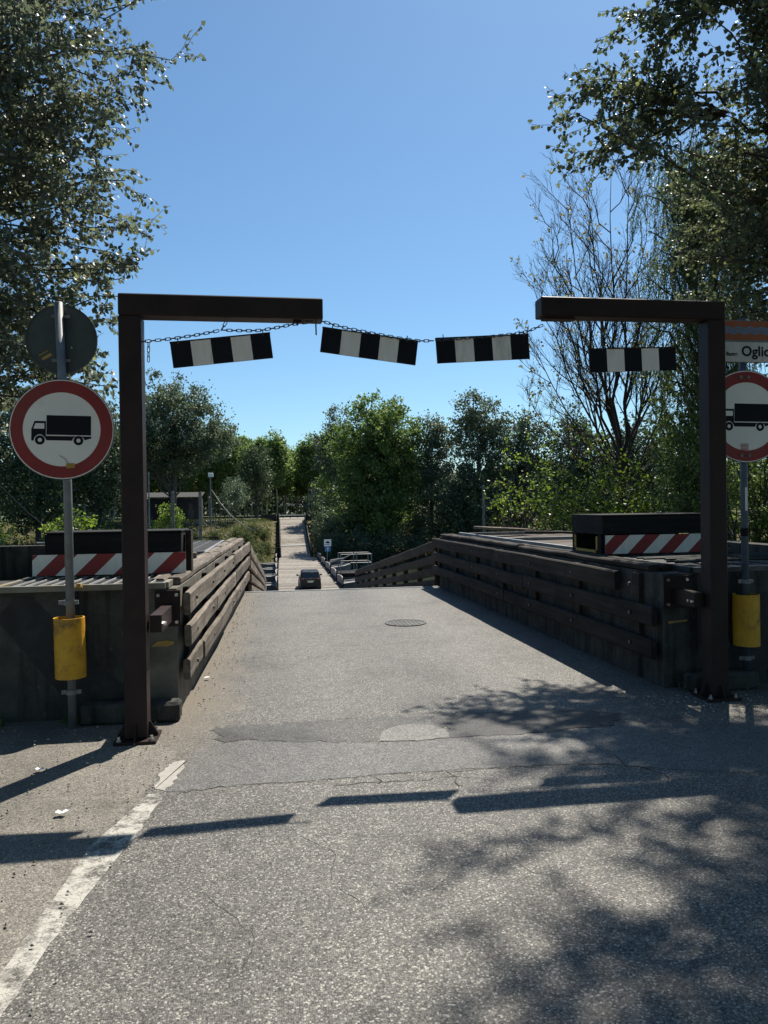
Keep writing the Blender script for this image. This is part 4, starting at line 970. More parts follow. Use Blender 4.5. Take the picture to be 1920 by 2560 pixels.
# mooring piles and poles on the far side
def pile(x_, y_, zb, zt, r_, label, cat='pile', group=None, m_=None):
    tag(MB().tube([(x_, y_, zb), (x_, y_, (zb + zt) / 2), (x_, y_, zt - .05), (x_, y_, zt)], [r_ * 1.1, r_, r_ * .95, r_ * .8], 10).build('mooring_pile' if cat == 'pile' else 'pole', m_ or post_wood), label, cat, group)
pile(-13.15, 98, -6.5, 3.9, .22, 'stout wooden mooring pile by the low river bank, farther from the ramp')
pile(-9.1, 92, -7.5, 3.7, .2, 'stout wooden mooring pile standing in the water nearer the ramp')
pile(-16.4, 100, -6, 6.5, .09, 'thin grey pole on the far bank before the black shed', 'pole', m_=galv)
pile(6.2, 128, -3, 5.1, .12, 'tall pale pole beside the far ramp top among the trees', 'pole', m_=conc_pale)
pile(27.2, 95, -7.4, 4.2, .2, 'tall mooring pile against the dark trees beyond the four-rail ramp railing', group='piles before the dark trees')
pile(30.85, 95, -7.4, 4.8, .2, 'tall mooring pile against the dark trees beyond the four-rail ramp railing', group='piles before the dark trees')
lp = thing('camera_pole', (-9.55, 112, float(H(-9.55, 112))), 'tall pole with a pale box on top on the far bank', 'pole')
MB().tube([(-9.55, 112, -3.2), (-9.55, 112, 6.3)], .09, 8).build('shaft', galv, lp)
MB().box((-9.5, 112, 6.6), (.72, .5, .62), bev=.04).build('box', white_s, lp)
tag(MB().tube([(-9.4, 112, 4.4), (-8.0, 110.4, 2.35), (-6.4, 108.4, .55), (-4.6, 106.4, -.8), (-2.9, 105, -1.6)], .06, 5).build('stay_cable', conc_pale), 'pale stay cable running from the boxed pole down to the bank', 'cable')
tag(MB().tube([at(0, 1050, 60), at(60, 1108, 62), at(108, 1145, 64)], .05, 5).build('stay_cable', black_s), 'dark cable slanting down behind the no-trucks sign pole', 'cable')
# shed
sh = thing('shed', (-17, 126, -.7), 'long low black shed with grey roof under the round tree', 'shed')
MB().box((-17.2, 128.5, 1.3), (9.4, 5, 4.2)).build('wall', pm('black_shed_boards', (.02, .02, .022), (.03, .03, .032), 3, .8, 0, .2, stretch=(6, 1, .3)), sh)
MB().add([(-22.3, 125.4, 3.5), (-12.2, 125.4, 3.5), (-12.2, 131.4, 4.4), (-22.3, 131.4, 4.4), (-22.3, 125.4, 3.62), (-12.2, 125.4, 3.62), (-12.2, 131.4, 4.52), (-22.3, 131.4, 4.52)], [(0, 3, 2, 1), (4, 5, 6, 7), (0, 1, 5, 4), (1, 2, 6, 5), (2, 3, 7, 6), (3, 0, 4, 7)]).build('roof', pm('grey_roof_sheet', (.055, .054, .052), (.08, .078, .075), 4, .85, 0, .1, spec=.1), sh)
mb = MB().prism([(-.5, 0), (.5, 0), (.55, 1.2), (.3, 1.7), (.3, 2.1), (.12, 2.5), (-.2, 2.5), (-.35, 2.1), (-.3, 1.7), (-.55, 1.2)], (-14.0, 125.99, .0), EX, EZ, EN, .02)
mb.build('faded_mural', pm('mural_grey', (.05, .05, .048), (.10, .095, .09), 3, .9, 0, 0), sh)
# boulder by the shed, boundary rail on the bank, quay slab
def rock(x_, y_, z_, r_, seed):
    rg_ = np.random.default_rng(seed); V = []; n = 6
    for i in range(n + 1):
        for k in range(8):
            a = math.pi * i / n; q = 2 * math.pi * k / 8; s_ = r_ * rg_.uniform(.8, 1.15)
            V.append((x_ + s_ * math.sin(a) * math.cos(q), y_ + s_ * math.sin(a) * math.sin(q), z_ + s_ * .75 * math.cos(a)))
    return V, [(i * 8 + k, (i + 1) * 8 + k, (i + 1) * 8 + (k + 1) % 8, i * 8 + (k + 1) % 8) for i in range(n) for k in range(8)]
tag(MB().add(*rock(-15.9, 123.5, .1, .9, 4)).build('boulder', pm('reddish_stone', (.2, .12, .09), (.3, .2, .16), 3, .9, 0, .3)), 'reddish boulder on the bank before the black shed', 'boulder')
mr = thing('bank_rail', (-9, 94.5, -6), 'low brown rail on the bank near the mooring pile', 'rail')
MB().beam((-11.2, 95, -2.0), (-7.2, 95, -2.0), .12, .14).build('rail', dark_wood, mr)
for x_ in (-11.0, -7.3): MB().beam((x_, 95, -7.5), (x_, 95, -2.08), .14, .14, (0, 1, 0)).build('post', dark_wood, mr)
# riprap stones along the far water line
V = []; F = []; rgq = np.random.default_rng(5)
mb = MB()
for k in range(600):
    if k >= 520:
        x_ = rgq.uniform(-16, -3); y_ = rgq.uniform(100, 124); mb.add(*rock(x_, y_, float(H(x_, y_)) + .05, rgq.uniform(.12, .35), k)); continue
    x_ = rgq.uniform(-45, 45); y_ = 95.6 + abs(rgq.normal(0, 1.6)) + (0 if x_ > 8 else rgq.uniform(0, 1))
    if -1 < x_ < 6.5: continue
    mb.add(*rock(x_, y_, float(H(x_, y_)) + .12, rgq.uniform(.18, .5), k))
st = mb.build('riprap_stones', pm('riprap', (.12, .115, .105), (.24, .235, .22), 1.2, .9, 0, .2)); st['kind'] = 'stuff'; tag(st, 'grey riprap stones along the foot of the far bank', 'stones')
# gravel grit and dry leaves gathered on the shoulder
mb = MB()
for k in range(900):
    if k < 420: x_, y_ = rgq.uniform(-2.2, -.7), rgq.uniform(1.6, 5.7)
    elif k < 700: y_ = rgq.uniform(6, 14); x_ = LX(y_) + .06 + abs(rgq.normal(0, .18))
    else: x_, y_ = rgq.uniform(2.9, 4.3), rgq.uniform(4.9, 5.75)
    s_ = rgq.uniform(.004, .013); a = rgq.uniform(0, 6.28)
    q = [(x_ + s_ * math.cos(a + j * 1.57) * (1 if j % 2 else .6), y_ + s_ * math.sin(a + j * 1.57) * (1 if j % 2 else .6), .012) for j in range(4)] + [(x_, y_, .012 + s_ * .9)]
    mb.add(q, [(0, 1, 4), (1, 2, 4), (2, 3, 4), (3, 0, 4)])
st = mb.build('road_grit', pm('grit', (.16, .13, .10), (.42, .38, .32), 40, .9, 0, 0, lo=.45, hi=.55)); st['kind'] = 'stuff'; tag(st, 'small grit and crumbs scattered on the shoulder and road edges', 'grit')

# ------------------------------------------------------------------ vegetation generators
def unit(a): return a / np.maximum(np.linalg.norm(a, axis=-1, keepdims=True), 1e-9)
def leaf_mesh(name, P, A, L, W, m, parent, rg, simple=False, tint=None, fold=.16):
    """P base points, A leaf axes; a folded six-point blade (or four-point when simple)"""
    P = np.asarray(P, float); n = len(P); A = unit(np.asarray(A, float)); L = np.broadcast_to(L, n)[:, None]; W = np.broadcast_to(W, n)[:, None]
    off = np.array(wloc(parent)) if parent else np.zeros(3)
    Q = unit(np.cross(A, rg.normal(size=(n, 3)))); S = np.cross(A, Q); P = P - off
    if simple:
        V = np.stack([P, P + A * L * .5 + S * W * .5 + Q * W * fold, P + A * L, P + A * L * .5 - S * W * .5 + Q * W * fold], 1); k = 4
        F = np.array([[0, 1, 2], [0, 2, 3]])
    else:
        V = np.stack([P, P + A * L * .3 + S * W * .5 + Q * W * fold, P + A * L * .68 + S * W * .38 + Q * W * fold, P + A * L - Q * L * .06, P + A * L * .68 - S * W * .38 + Q * W * fold, P + A * L * .3 - S * W * .5 + Q * W * fold], 1); k = 6
        F = np.array([[0, 1, 2, 3], [0, 3, 4, 5]])
    fv = F.shape[1]; nf = len(F)
    F = (F[None] + (np.arange(n) * k)[:, None, None]).reshape(-1)
    me_ = bpy.data.meshes.new(name); me_.vertices.add(n * k); me_.vertices.foreach_set('co', V.reshape(-1).astype(np.float32))
    me_.loops.add(len(F)); me_.loops.foreach_set('vertex_index', F.astype(np.int32))
    me_.polygons.add(n * nf); me_.polygons.foreach_set('loop_start', np.arange(0, len(F), fv, dtype=np.int32))
    me_.update(calc_edges=True); me_.validate()
    tt = rg.random(n) if tint is None else tint
    at_ = me_.attributes.new('tint', 'FLOAT', 'POINT'); at_.data.foreach_set('value', np.repeat(tt, k).astype(np.float32))
    return link(name, me_, m, parent, kind='stuff')
class Wood:
    """collects branches as tapering tubes"""
    def __init__(s): s.V = []; s.F = []; s.n = 0
    def tube(s, pts, r, k):
        pts = np.asarray(pts, float); r = np.asarray(r, float); T = np.gradient(pts, axis=0); T = unit(T)
        ref = np.array([.3, .9, .1]) if abs(T[0] @ np.array([.3, .9, .1])) < .85 else np.array([1., 0, 0])
        a = unit(np.cross(T, ref)); b_ = np.cross(T, a); q = np.linspace(0, 2 * np.pi, k, endpoint=False)
        ring = pts[:, None] + r[:, None, None] * (a[:, None] * np.cos(q)[None, :, None] + b_[:, None] * np.sin(q)[None, :, None])
        m_ = len(pts); s.V.append(ring.reshape(-1, 3)); i, j = np.meshgrid(np.arange(m_ - 1), np.arange(k), indexing='ij'); j2 = (j + 1) % k
        s.F.append(np.stack([i * k + j, i * k + j2, (i + 1) * k + j2, (i + 1) * k + j], -1).reshape(-1, 4) + s.n); s.n += m_ * k
    def build(s, name, m, parent, kind=None):
        off = np.array(wloc(parent)); V = np.concatenate(s.V) - off; F = np.concatenate(s.F)
        me_ = bpy.data.meshes.new(name); me_.from_pydata(V.tolist(), [], F.tolist()); return link(name, me_, m, parent, True, kind)
def curve(p, q, n, bow, rg, wob=.03):
    p, q = np.asarray(p, float), np.asarray(q, float); t_ = np.linspace(0, 1, n)[:, None]; L = np.linalg.norm(q - p)
    c_ = p + (q - p) * t_ + np.array(bow) * (4 * t_ * (1 - t_)) * L
    w_ = rg.normal(size=(n, 3)) * wob * L; w_[0] = 0; w_[-1] = 0; return c_ + w_
def spin(d, ang, rg):
    d = unit(np.asarray(d, float)); a = unit(np.cross(d, rg.normal(size=3))); return d * math.cos(ang) + a * math.sin(ang)

def limb_tree(name, base, limbs, label, m_leaf, m_bark, seed, cat='tree', leaf=(.062, .05), n2=13, l2=(.45, 1.0), n3=4, l3=(.2, .42), sp=.034, droop=.55, trunk_r=.2, trunk_top=9, tip_from=.5, up=.12, group=None, t2=.22, young=0.0):
    rg = np.random.default_rng(seed); base = np.asarray(base, float)
    tr_ = thing(name, base, label, cat, group)
    tw = Wood(); bw = Wood()
    tp = curve(base, base + np.array([.3, .2, trunk_top]), 9, (.02, .01, 0), rg, .012); tw.tube(tp, np.linspace(trunk_r, trunk_r * .3, 9), 10)
    LP, LA = [], []
    def leaves_along(pts, f0=.1):
        seg = np.linalg.norm(np.diff(pts, axis=0), axis=1); Ltot = seg.sum(); n = max(2, int(Ltot * (1 - f0) / sp))
        t_ = f0 + (1 - f0) * (np.arange(n) + rg.random(n) * .6) / n; cum = np.concatenate([[0], np.cumsum(seg)]) / Ltot
        p = np.stack([np.interp(t_, cum, pts[:, i]) for i in range(3)], 1); d = unit(pts[-1] - pts[0])
        a = unit(d * .55 + rg.normal(size=(n, 3)) * .62 + np.array([0, 0, -droop])); LP.append(p + a * .012); LA.append(a)
    for st, tip, r_ in limbs:
        tip = np.asarray(tip, float)
        if st is None:
            zt = np.clip(tip[2] - rg.uniform(.4, 1.6), base[2] + 1.2, base[2] + trunk_top); f = (zt - base[2]) / trunk_top
            st = np.array([np.interp(f, np.linspace(0, 1, 9), tp[:, i]) for i in range(3)])
        lp = curve(st, tip, 10, (0, 0, up * rg.uniform(.2, 1.2)), rg, .018); bw.tube(lp, np.linspace(r_, .006, 10), 6)
        Ll = np.linalg.norm(tip - st); leaves_along(lp[6:], .2)
        for k in range(n2):
            t_ = t2 + (1 - t2) * (k + rg.random()) / n2; i = min(int(t_ * 9), 8); p = lp[i] + (lp[i + 1] - lp[i]) * (t_ * 9 - i)
            d = spin(lp[i + 1] - lp[i], rg.uniform(.5, 1.1), rg); d[2] = d[2] * .7 + .08; L2 = rg.uniform(*l2) * (1.05 - .6 * t_)
            bp_ = curve(p, p + unit(d) * L2, 5, (0, 0, rg.uniform(-.02, .1)), rg, .03); bw.tube(bp_, np.linspace(max(.004, r_ * .35 * (1 - t_)), .0025, 5), 4); leaves_along(bp_, .15)
            for j in range(n3):
                q = bp_[1 + j % 4]; d3 = spin(bp_[-1] - bp_[0], rg.uniform(.4, 1.0), rg); L3 = rg.uniform(*l3)
                p3 = curve(q, q + d3 * L3, 4, (0, 0, rg.uniform(-.12, .06)), rg, .03); bw.tube(p3, [.004, .0035, .003, .002], 3); leaves_along(p3, .1)
    P = np.concatenate(LP); A_ = np.concatenate(LA); n = len(P); s_ = rg.uniform(.7, 1.15, n)
    tint = rg.random(n) * (1 - young) + young * (rg.random(n) < .5)
    tw.build('trunk', m_bark, tr_); bw.build('branches', m_bark, tr_)
    leaf_mesh('crown', P, A_, leaf[0] * s_, leaf[1] * s_, m_leaf, tr_, rg, tint=tint)
    return tr_

# white poplar over the left wall ------------------------------------------------
rg = np.random.default_rng(21); limbs = []
tipsL = [(382, 133, 10.6), (352, 182, 10.8), (318, 96, 10.8), (300, 150, 10.6), (290, 5, 10.6), (335, -12, 10.8), (250, -45, 11), (262, 268, 10.4), (238, 300, 10.8), (210, 225, 11), (270, 390, 10.5), (245, 372, 10.9), (283, 491, 10.4), (258, 478, 10.8), (225, 440, 11), (298, 572, 10.6), (270, 600, 10.9), (300, 575, 10.5), (255, 640, 10.6), (240, 545, 11), (250, 700, 10.9), (235, 760, 10.8), (232, 835, 10.9), (225, 880, 11.2)]
for x, y, Y in tipsL: limbs.append((None, at(x, y, Y), .030))
for k in range(84):
    x = rg.uniform(-60, 232); y = -90 + 950 * (k + rg.random()) / 84; limbs.append((None, at(x, y, rg.uniform(9.6, 12.4)), .028))
for k in range(10): limbs.append((None, at(rg.uniform(-160, 120), rg.uniform(-420, -60), rg.uniform(10, 12)), .03))
limb_tree('poplar_tree', (-6.9, 12.6, -.08), limbs, 'leafy poplar with silvery-green leaves rising behind the round signs and slatted hatch', lf_poplar, bark, 101, leaf=(.082, .064), n2=10, n3=4, trunk_top=10.5, sp=.045)
# round-leaved poplar over the right wall ---------------------------------------------
limbs = []
tipsR = [(1206, 262, 9.2), (1240, 215, 9.4), (1262, 195, 9.3), (1300, 170, 9.5), (1350, 52, 9.3), (1358, 95, 9.5), (1395, 110, 9.3), (1252, 365, 9.2), (1275, 325, 9.4), (1340, 345, 9.2), (1330, 300, 9.6), (1420, 5, 9.0), (1455, 20, 9.3), (1430, 85, 9.1), (1480, 60, 9.4), (1440, 170, 9.2), (1410, 215, 9.5), (1350, 240, 9.3)]
hub = at(1560, 245, 9.6)
for x, y, Y in tipsR:
    near = y > 140; limbs.append((hub + rg.normal(size=3) * .05 if near else at(1640, -40, 9.6), at(x, y, Y), .022))
for k in range(52):
    x = rg.uniform(1520, 1760); y = rg.uniform(-120, 700); limbs.append((None, at(x, y, rg.uniform(8.3, 10.6)), .03))
for k in range(30):
    x = rg.uniform(1430, 1650); y = rg.uniform(320, 660); limbs.append((None, at(x, y, rg.uniform(9.5, 12)), .03))
limbs.append((None, hub, .055)); limbs.append((None, at(1640, -40, 9.6), .045))
for sx_, sy_, z_ in [(1.4, 2.3, 6.6), (2.2, 2.0, 6.8), (2.8, 3.0, 6.4), (2.4, 4.6, 6.2), (3.2, 4.3, 6.6), (1.7, 4.9, 6.0), (2.0, 3.4, 6.7), (3.6, 3.4, 6.6), (3.0, 1.5, 7.0), (1.5, 1.2, 7.2), (3.5, 2.4, 7.0), (2.7, 5.2, 6.0), (2.3, 1.3, 7.4), (3.9, 4.7, 6.4)]:   # boughs overhanging the road edge
    limbs.append((None, (sx_ + .36 * z_, sy_ + .555 * z_, z_), .03))
for k in range(64):
    z_ = rg.uniform(8.0, 12.5); sy_ = rg.uniform(1.2, 5.3); sx_ = sy_ * (.24 + .62 * rg.random() ** .8)
    if z_ - 1.6 < .74 * (sy_ + .555 * z_): z_ = 10.5
    limbs.append((None, (sx_ + .36 * z_, sy_ + .555 * z_, z_), .035))
limb_tree('aspen_tree', (8.2, 9.4, -.08), limbs, 'round-leaved tree overhanging from behind the shaded wall, throwing dappled shade', lf_popr, bark_dark, 103, leaf=(.070, .063), n2=9, n3=3, trunk_top=12.5, trunk_r=.26, sp=.042, up=.06)

# weeping willow ----------------------------------------------------------------
def willow(base, heads, label, seed, h_):
    rg = np.random.default_rng(seed); base = np.asarray(base, float); tr_ = thing('willow_tree', base, label, 'tree'); tw = Wood(); bw = Wood()
    tp = curve(base, base + np.array([-.2, 0, h_]), 8, (.03, 0, 0), rg, .012); tw.tube(tp, np.linspace(.19, .05, 8), 10); LP = []; LA = []
    for hd in heads:
        f = np.clip((hd[2] - base[2] - rg.uniform(.5, 2)) / h_, .15, .98); st = np.array([np.interp(f, np.linspace(0, 1, 8), tp[:, i]) for i in range(3)])
        lp = curve(st, hd, 8, (0, 0, .14), rg, .02); bw.tube(lp, np.linspace(.04, .008, 8), 5)
        for k in range(15):
            t_ = rg.uniform(.3, 1); i = min(int(t_ * 7), 6); p = lp[i] + (lp[i + 1] - lp[i]) * (t_ * 7 - i); L = rg.uniform(.5, 1.25); o_ = rg.normal(size=3) * np.array([.28, .28, .05])
            sp_ = np.stack([p, p + o_ * .6 + [0, 0, .03], p + o_ - [0, 0, L * .4], p + o_ * 1.1 - [0, 0, L]]); bw.tube(sp_, [.004, .003, .002, .0015], 3)
            n = int(L / .028); q = np.linspace(.12, 1, n); z = np.stack([np.interp(q, [0, .2, .5, 1], sp_[:, i]) for i in range(3)], 1)
            LP.append(z); LA.append(unit(rg.normal(size=(n, 3)) * .5 + np.array([0, 0, -.8])))
    P = np.concatenate(LP); n = len(P); s_ = rg.uniform(.7, 1.2, n)
    tw.build('trunk', bark_dark, tr_); bw.build('branches', bark_dark, tr_); leaf_mesh('crown', P, np.concatenate(LA), .085 * s_, .019 * s_, lf_willow, tr_, rg)
rg = np.random.default_rng(8)
heads = [at(rg.uniform(1395, 1680), rg.uniform(290, 900), rg.uniform(14.5, 18)) for k in range(120)] + [at(x, y, 15.5) for x, y in [(1395, 420), (1400, 500), (1390, 600), (1380, 690), (1410, 330), (1450, 270), (1500, 235), (1560, 240), (1375, 750)]]
willow((10.3, 16.8, -.1), heads, 'weeping willow with hanging narrow leaves behind the gantry with the river sign', 105, 8.5)

# many-stemmed nearly bare tree ----------------------------------------------------------
def bare(base, label, seed, stems):
    rg = np.random.default_rng(seed); base = np.asarray(base, float); tr_ = thing('bare_tree', base, label, 'tree'); tw = Wood(); bw = Wood(); tips = []
    tp = curve(base, base + np.array([.05, 0, 2.9]), 6, (0.01, 0, 0), rg, .01); tw.tube(tp, np.linspace(.21, .15, 6), 10)
    def sub(pts, L, r_, lev):
        nk = (0, 12, 8, 5)[lev]
        for k in range(nk):
            t_ = .2 + .8 * (k + rg.random()) / nk; m_ = len(pts) - 1; i = min(int(t_ * m_), m_ - 1); p = pts[i] + (pts[i + 1] - pts[i]) * (t_ * m_ - i)
            d = spin(pts[i + 1] - pts[i], rg.uniform(.35, .8), rg); d[2] += .28; d = unit(d); l_ = L * rg.uniform(.3, .5) * (1.15 - .6 * t_); r2 = max(.0035, r_ * .42 * (1.1 - .6 * t_))
            q = curve(p, p + d * l_, 5, (0, 0, -.04), rg, .025); bw.tube(q, np.linspace(r2, max(.0022, r2 * .3), 5), 4 if lev < 3 else 3)
            if lev < 3: sub(q, l_ * 1.15, r2, lev + 1)
            else: tips.append(q[-1])
    for x, y, Y, r_, f in stems:
        st = tp[0] + (tp[-1] - tp[0]) * f; q = curve(st, at(x, y, Y), 9, (0, 0, -.08), rg, .012); bw.tube(q, np.linspace(r_ * .72, .006, 9), 6); sub(q, np.linalg.norm(q[-1] - st) * .75, r_, 1); tips.append(q[-1])
    tips = np.array(tips); tips = tips[(rg.random(len(tips)) < .07)]
    P = np.repeat(tips, 4, 0) + rg.normal(size=(len(tips) * 4, 3)) * .03; A_ = rg.normal(size=P.shape) * .6 + [0, 0, -.5]
    tw.build('trunk', bark_dark, tr_); bw.build('branches', bark_dark, tr_); leaf_mesh('sparse_leaves', P, A_, .08 * rg.uniform(.6, 1.2, len(P)), .06, lf_olive, tr_, rg)
bare((9.25, 19, -.1), 'nearly bare many-stemmed tree with few yellowing leaves behind the shaded wall', 31,
     [(1150, 610, 18.5, .05, .95), (1190, 480, 18.8, .06, 1), (1220, 420, 19.3, .06, 1), (1265, 385, 18.7, .065, 1), (1320, 375, 19.4, .07, 1), (1360, 380, 19, .07, 1), (1400, 430, 19.6, .06, 1), (1460, 470, 19.2, .06, .95), (1500, 560, 19.5, .05, .9), (1145, 730, 18.6, .045, .8), (1135, 835, 18.4, .04, .65), (1180, 550, 19.6, .05, .9), (1440, 620, 18.6, .05, .8), (1290, 520, 18.3, .05, .95), (1200, 640, 19.8, .045, .85), (1490, 700, 18.7, .04, .7)])
# low leafy bushes below it
rg = np.random.default_rng(61)
def bush(base, tips, label, m_, seed, leaf=(.07, .06), cat='bush', n2=8, sp=.05, group=None, bark_=None, l2=(.3, .7), young=0.0):
    base = np.asarray(base, float)
    return limb_tree('bush' if cat == 'bush' else 'small_tree', base, [(base + [rg.normal() * .15, rg.normal() * .15, rg.uniform(.2, 1.2)], t_, .018) for t_ in tips], label, m_, bark_ or bark_dark, seed, cat, leaf, n2, l2, 3, (.15, .35), sp, .25, .06, 1.3, up=.05, group=group, t2=.3, young=young)
bush((8.3, 16.0, -.1), [at(rg.uniform(1150, 1400), 1150 - abs(rg.normal(0, 85)) - (0 if k % 3 else 60), rg.uniform(14.8, 17)) for k in range(34)] + [at(x, y, 15.5) for x, y in [(1150, 1085), (1165, 1115), (1140, 1090), (1185, 1060), (1170, 1040), (1260, 970), (1300, 940)]], 'bright green bush spreading above the shaded wall behind the plank cover', lf_elm, 111, n2=7, sp=.06)
bush((10.0, 15.2, -.1), [at(rg.uniform(1390, 1560), rg.uniform(830, 1140), rg.uniform(14, 17)) for k in range(44)], 'taller leafy bush beside the gantry post by the river sign', lf_farg, 112, leaf=(.075, .06), n2=8, sp=.055, young=.0)
bush((7.1, 21, -.1), [at(rg.uniform(1040, 1220), rg.uniform(860, 1110), rg.uniform(19.5, 23)) for k in range(26)], 'thin yellow-green shrub in front of the dark far trees', lf_elm, 113, n2=4, sp=.13, leaf=(.085, .07))
bush((13.2, 19, -.1), [at(rg.uniform(1540, 1720), rg.uniform(800, 1230), rg.uniform(17, 21)) for k in range(60)], 'dense bush filling the edge behind the river name sign pole', lf_farg, 114, leaf=(.10, .085), n2=9, sp=.07)
bush((11.4, 18.6, -.1), [at(rg.uniform(1400, 1560), rg.uniform(700, 1140), rg.uniform(18, 21)) for k in range(40)], 'dark bush behind the bare tree trunk', lf_willow, 115, leaf=(.10, .085), n2=8, sp=.075)
bush((-4.6, 17.2, float(H(-4.6, 17.2))), [at(x, y, rg.uniform(16.6, 17.8)) for x, y in [(110, 1132), (125, 1120), (150, 1108), (170, 1102), (185, 1112), (200, 1125), (213, 1138), (140, 1125), (160, 1118), (175, 1125), (195, 1135), (120, 1138), (155, 1135)]], 'bright green sapling just above the timber box on the slatted-hatch block', lf_elm, 116, n2=6, sp=.05, leaf=(.08, .07), young=.4)

# ------------------------------------------------------------------ far trees
def far_meshes(h_, ell, nclump, per, ls, seed, trunk_r, m_bark, m_leaf, nlimb=14, cl=.9, trunk_to=.8, lean=0, squash=1.0, fork=None):
    """trunk mesh and crown mesh in local coordinates (base at origin)"""
    rg = np.random.default_rng(seed); w_ = Wood()
    tp = curve((0, 0, -.4), (lean, 0, h_ * trunk_to), 8, (0, 0, 0), rg, .008); w_.tube(tp, np.linspace(trunk_r, trunk_r * .25, 8), 8)
    cs = []; wt = np.array([e[3] * e[4] * e[5] for e in ell]); wt = wt / wt.sum()
    for e, f in zip(ell, wt):
        n = max(6, int(nclump * f)); d = unit(rg.normal(size=(n, 3))); r_ = rg.random(n) ** .42
        cs.append(np.array(e[:3]) + d * r_[:, None] * np.array(e[3:]))
    cs = np.concatenate(cs)
    for c_ in cs[rg.permutation(len(cs))[:nlimb]]:
        f = np.clip((c_[2] / h_ - .15) / trunk_to * rg.uniform(.55, .95), .18, .98); st = np.array([np.interp(f, np.linspace(0, 1, 8), tp[:, i]) for i in range(3)])
        w_.tube(curve(st, c_, 6, (0, 0, .05), rg, .03), np.linspace(trunk_r * .32, trunk_r * .06, 6), 5)
    csz = cl * rg.uniform(.55, 1.25, len(cs)); P = np.repeat(cs, per, 0) + rg.normal(size=(len(cs) * per, 3)) * np.repeat(csz, per)[:, None] * np.array([.55, .55, .42 * squash])
    n = len(P); A_ = rg.normal(size=(n, 3)) + [0, 0, .1]; s_ = rg.uniform(.6, 1.25, n)
    tint = np.clip(np.repeat(rg.random(len(cs)), per) * .55 + rg.random(n) * .5, 0, 1)
    return w_, P, A_, ls * s_, tint, m_bark, m_leaf, rg
def far_tree(name, loc, spec, label, cat='tree', group=None):
    w_, P, A_, L, tint, mb_, ml_, rg_ = spec
    o = thing(name, (0, 0, 0), label, cat, group)
    w_.build('trunk', mb_, o); leaf_mesh('crown', P, A_, L, L * .75, ml_, o, rg_, simple=True, tint=tint)
    o.location = Vector([float(q) for q in loc]); return o
def gz_(x, y): return float(H(x, y))
# the round tree by the shed
far_tree('round_tree', (-16.0, 122, gz_(-16, 122)), far_meshes(24.5, [(-1.0, 0, 14.5, 8.6, 7.5, 7.0), (-.5, 0, 19.8, 5.8, 5.2, 4.6), (4.2, 0, 14.0, 6.2, 5, 5.2), (-6, 0, 12.5, 5, 5, 4.8)], 420, 80, .40, 1, .5, bark, lf_far, 26, 1.25), 'tall round-crowned grey-green tree beside the black shed')
# grove of planted poplars
gsp = [far_meshes(17.2 + i * .5, [(0, 0, 11.3, 2.2, 2.2, 5.6), (0, 0, 14.5 + i * .4, 1.2, 1.2, 2.8)], 95, 75, .5, 40 + i, .16, bark_pale, lf_grove, 8, 1.15, .9) for i in range(3)]
protos = []; LG = 'slim planted poplar in the dense grove beyond the far bank'
k = 0
rgg = random.Random(9)
for row, Y in enumerate((158, 164.5, 171, 177.5, 184, 190.5)):
    for i in range(17):
        x = -47 + i * 4.7 + (row % 2) * 2.2 + rgg.uniform(-.5, .5); y = Y + rgg.uniform(-.8, .8)
        if row == 0 and x > 2: continue
        if len(protos) < 3: o = far_tree('grove_poplar', (x, y, gz_(x, y)), gsp[k % 3], LG, group='poplars of the far grove'); protos.append(o); o.rotation_euler = (0, 0, rgg.uniform(0, 6))
        else: dup(protos[rgg.randrange(3)], (x, y, gz_(x, y)), rgg.uniform(0, 6.28), scale=rgg.uniform(.84, 1.08))
        k += 1
# nearer single trees of the far bank
far_tree('dark_tree', (-3.6, 142, gz_(-3.6, 142)), far_meshes(14.5, [(0, 0, 8.2, 3.4, 3.4, 5.2), (.3, 0, 11.5, 2.3, 2.3, 3)], 120, 55, .36, 51, .28, bark_dark, lf_dark, 12, 1.0), 'dark dense tree in front of the poplar grove')
far_tree('pale_tree', (-6.6, 120, gz_(-6.6, 120)), far_meshes(7.4, [(0, 0, 4.4, 2.1, 2.1, 2.9)], 70, 55, .24, 52, .12, bark, leafmat('leaf_pale_grey', (.08, .11, .07), (.15, .19, .12), (.19, .23, .15), .3, .5, .4), 10, .7), 'small pale grey-green tree beside the boxed pole')
far_tree('broad_tree', (14.6, 107, gz_(14.6, 107)), far_meshes(22.5, [(0, 0, 15.5, 6.2, 6, 6.6), (-1.5, 0, 9, 7.2, 6, 8.5), (2.2, -.5, 13, 4.8, 4.6, 8), (.5, -2, 5, 6.2, 5, 4.5)], 520, 75, .42, 53, .5, bark_dark, lf_farg, 20, 1.15), 'broad dark green tree growing down to the water beside the far ramp')
far_tree('spired_tree', (10.6, 133, gz_(10.6, 133)), far_meshes(21.5, [(0, 0, 12, 2.6, 2.6, 8.4), (-.8, 0, 17.4, 1.2, 1.2, 3.8), (1.9, 0, 16.5, 1.1, 1.1, 3.4), (-2.4, 0, 12, 1.7, 1.7, 4.5), (0, -1, 6, 4, 3, 5)], 190, 60, .36, 54, .35, bark_dark, lf_far, 10, .95), 'spired grey-green tree against the broad tree by the far ramp')
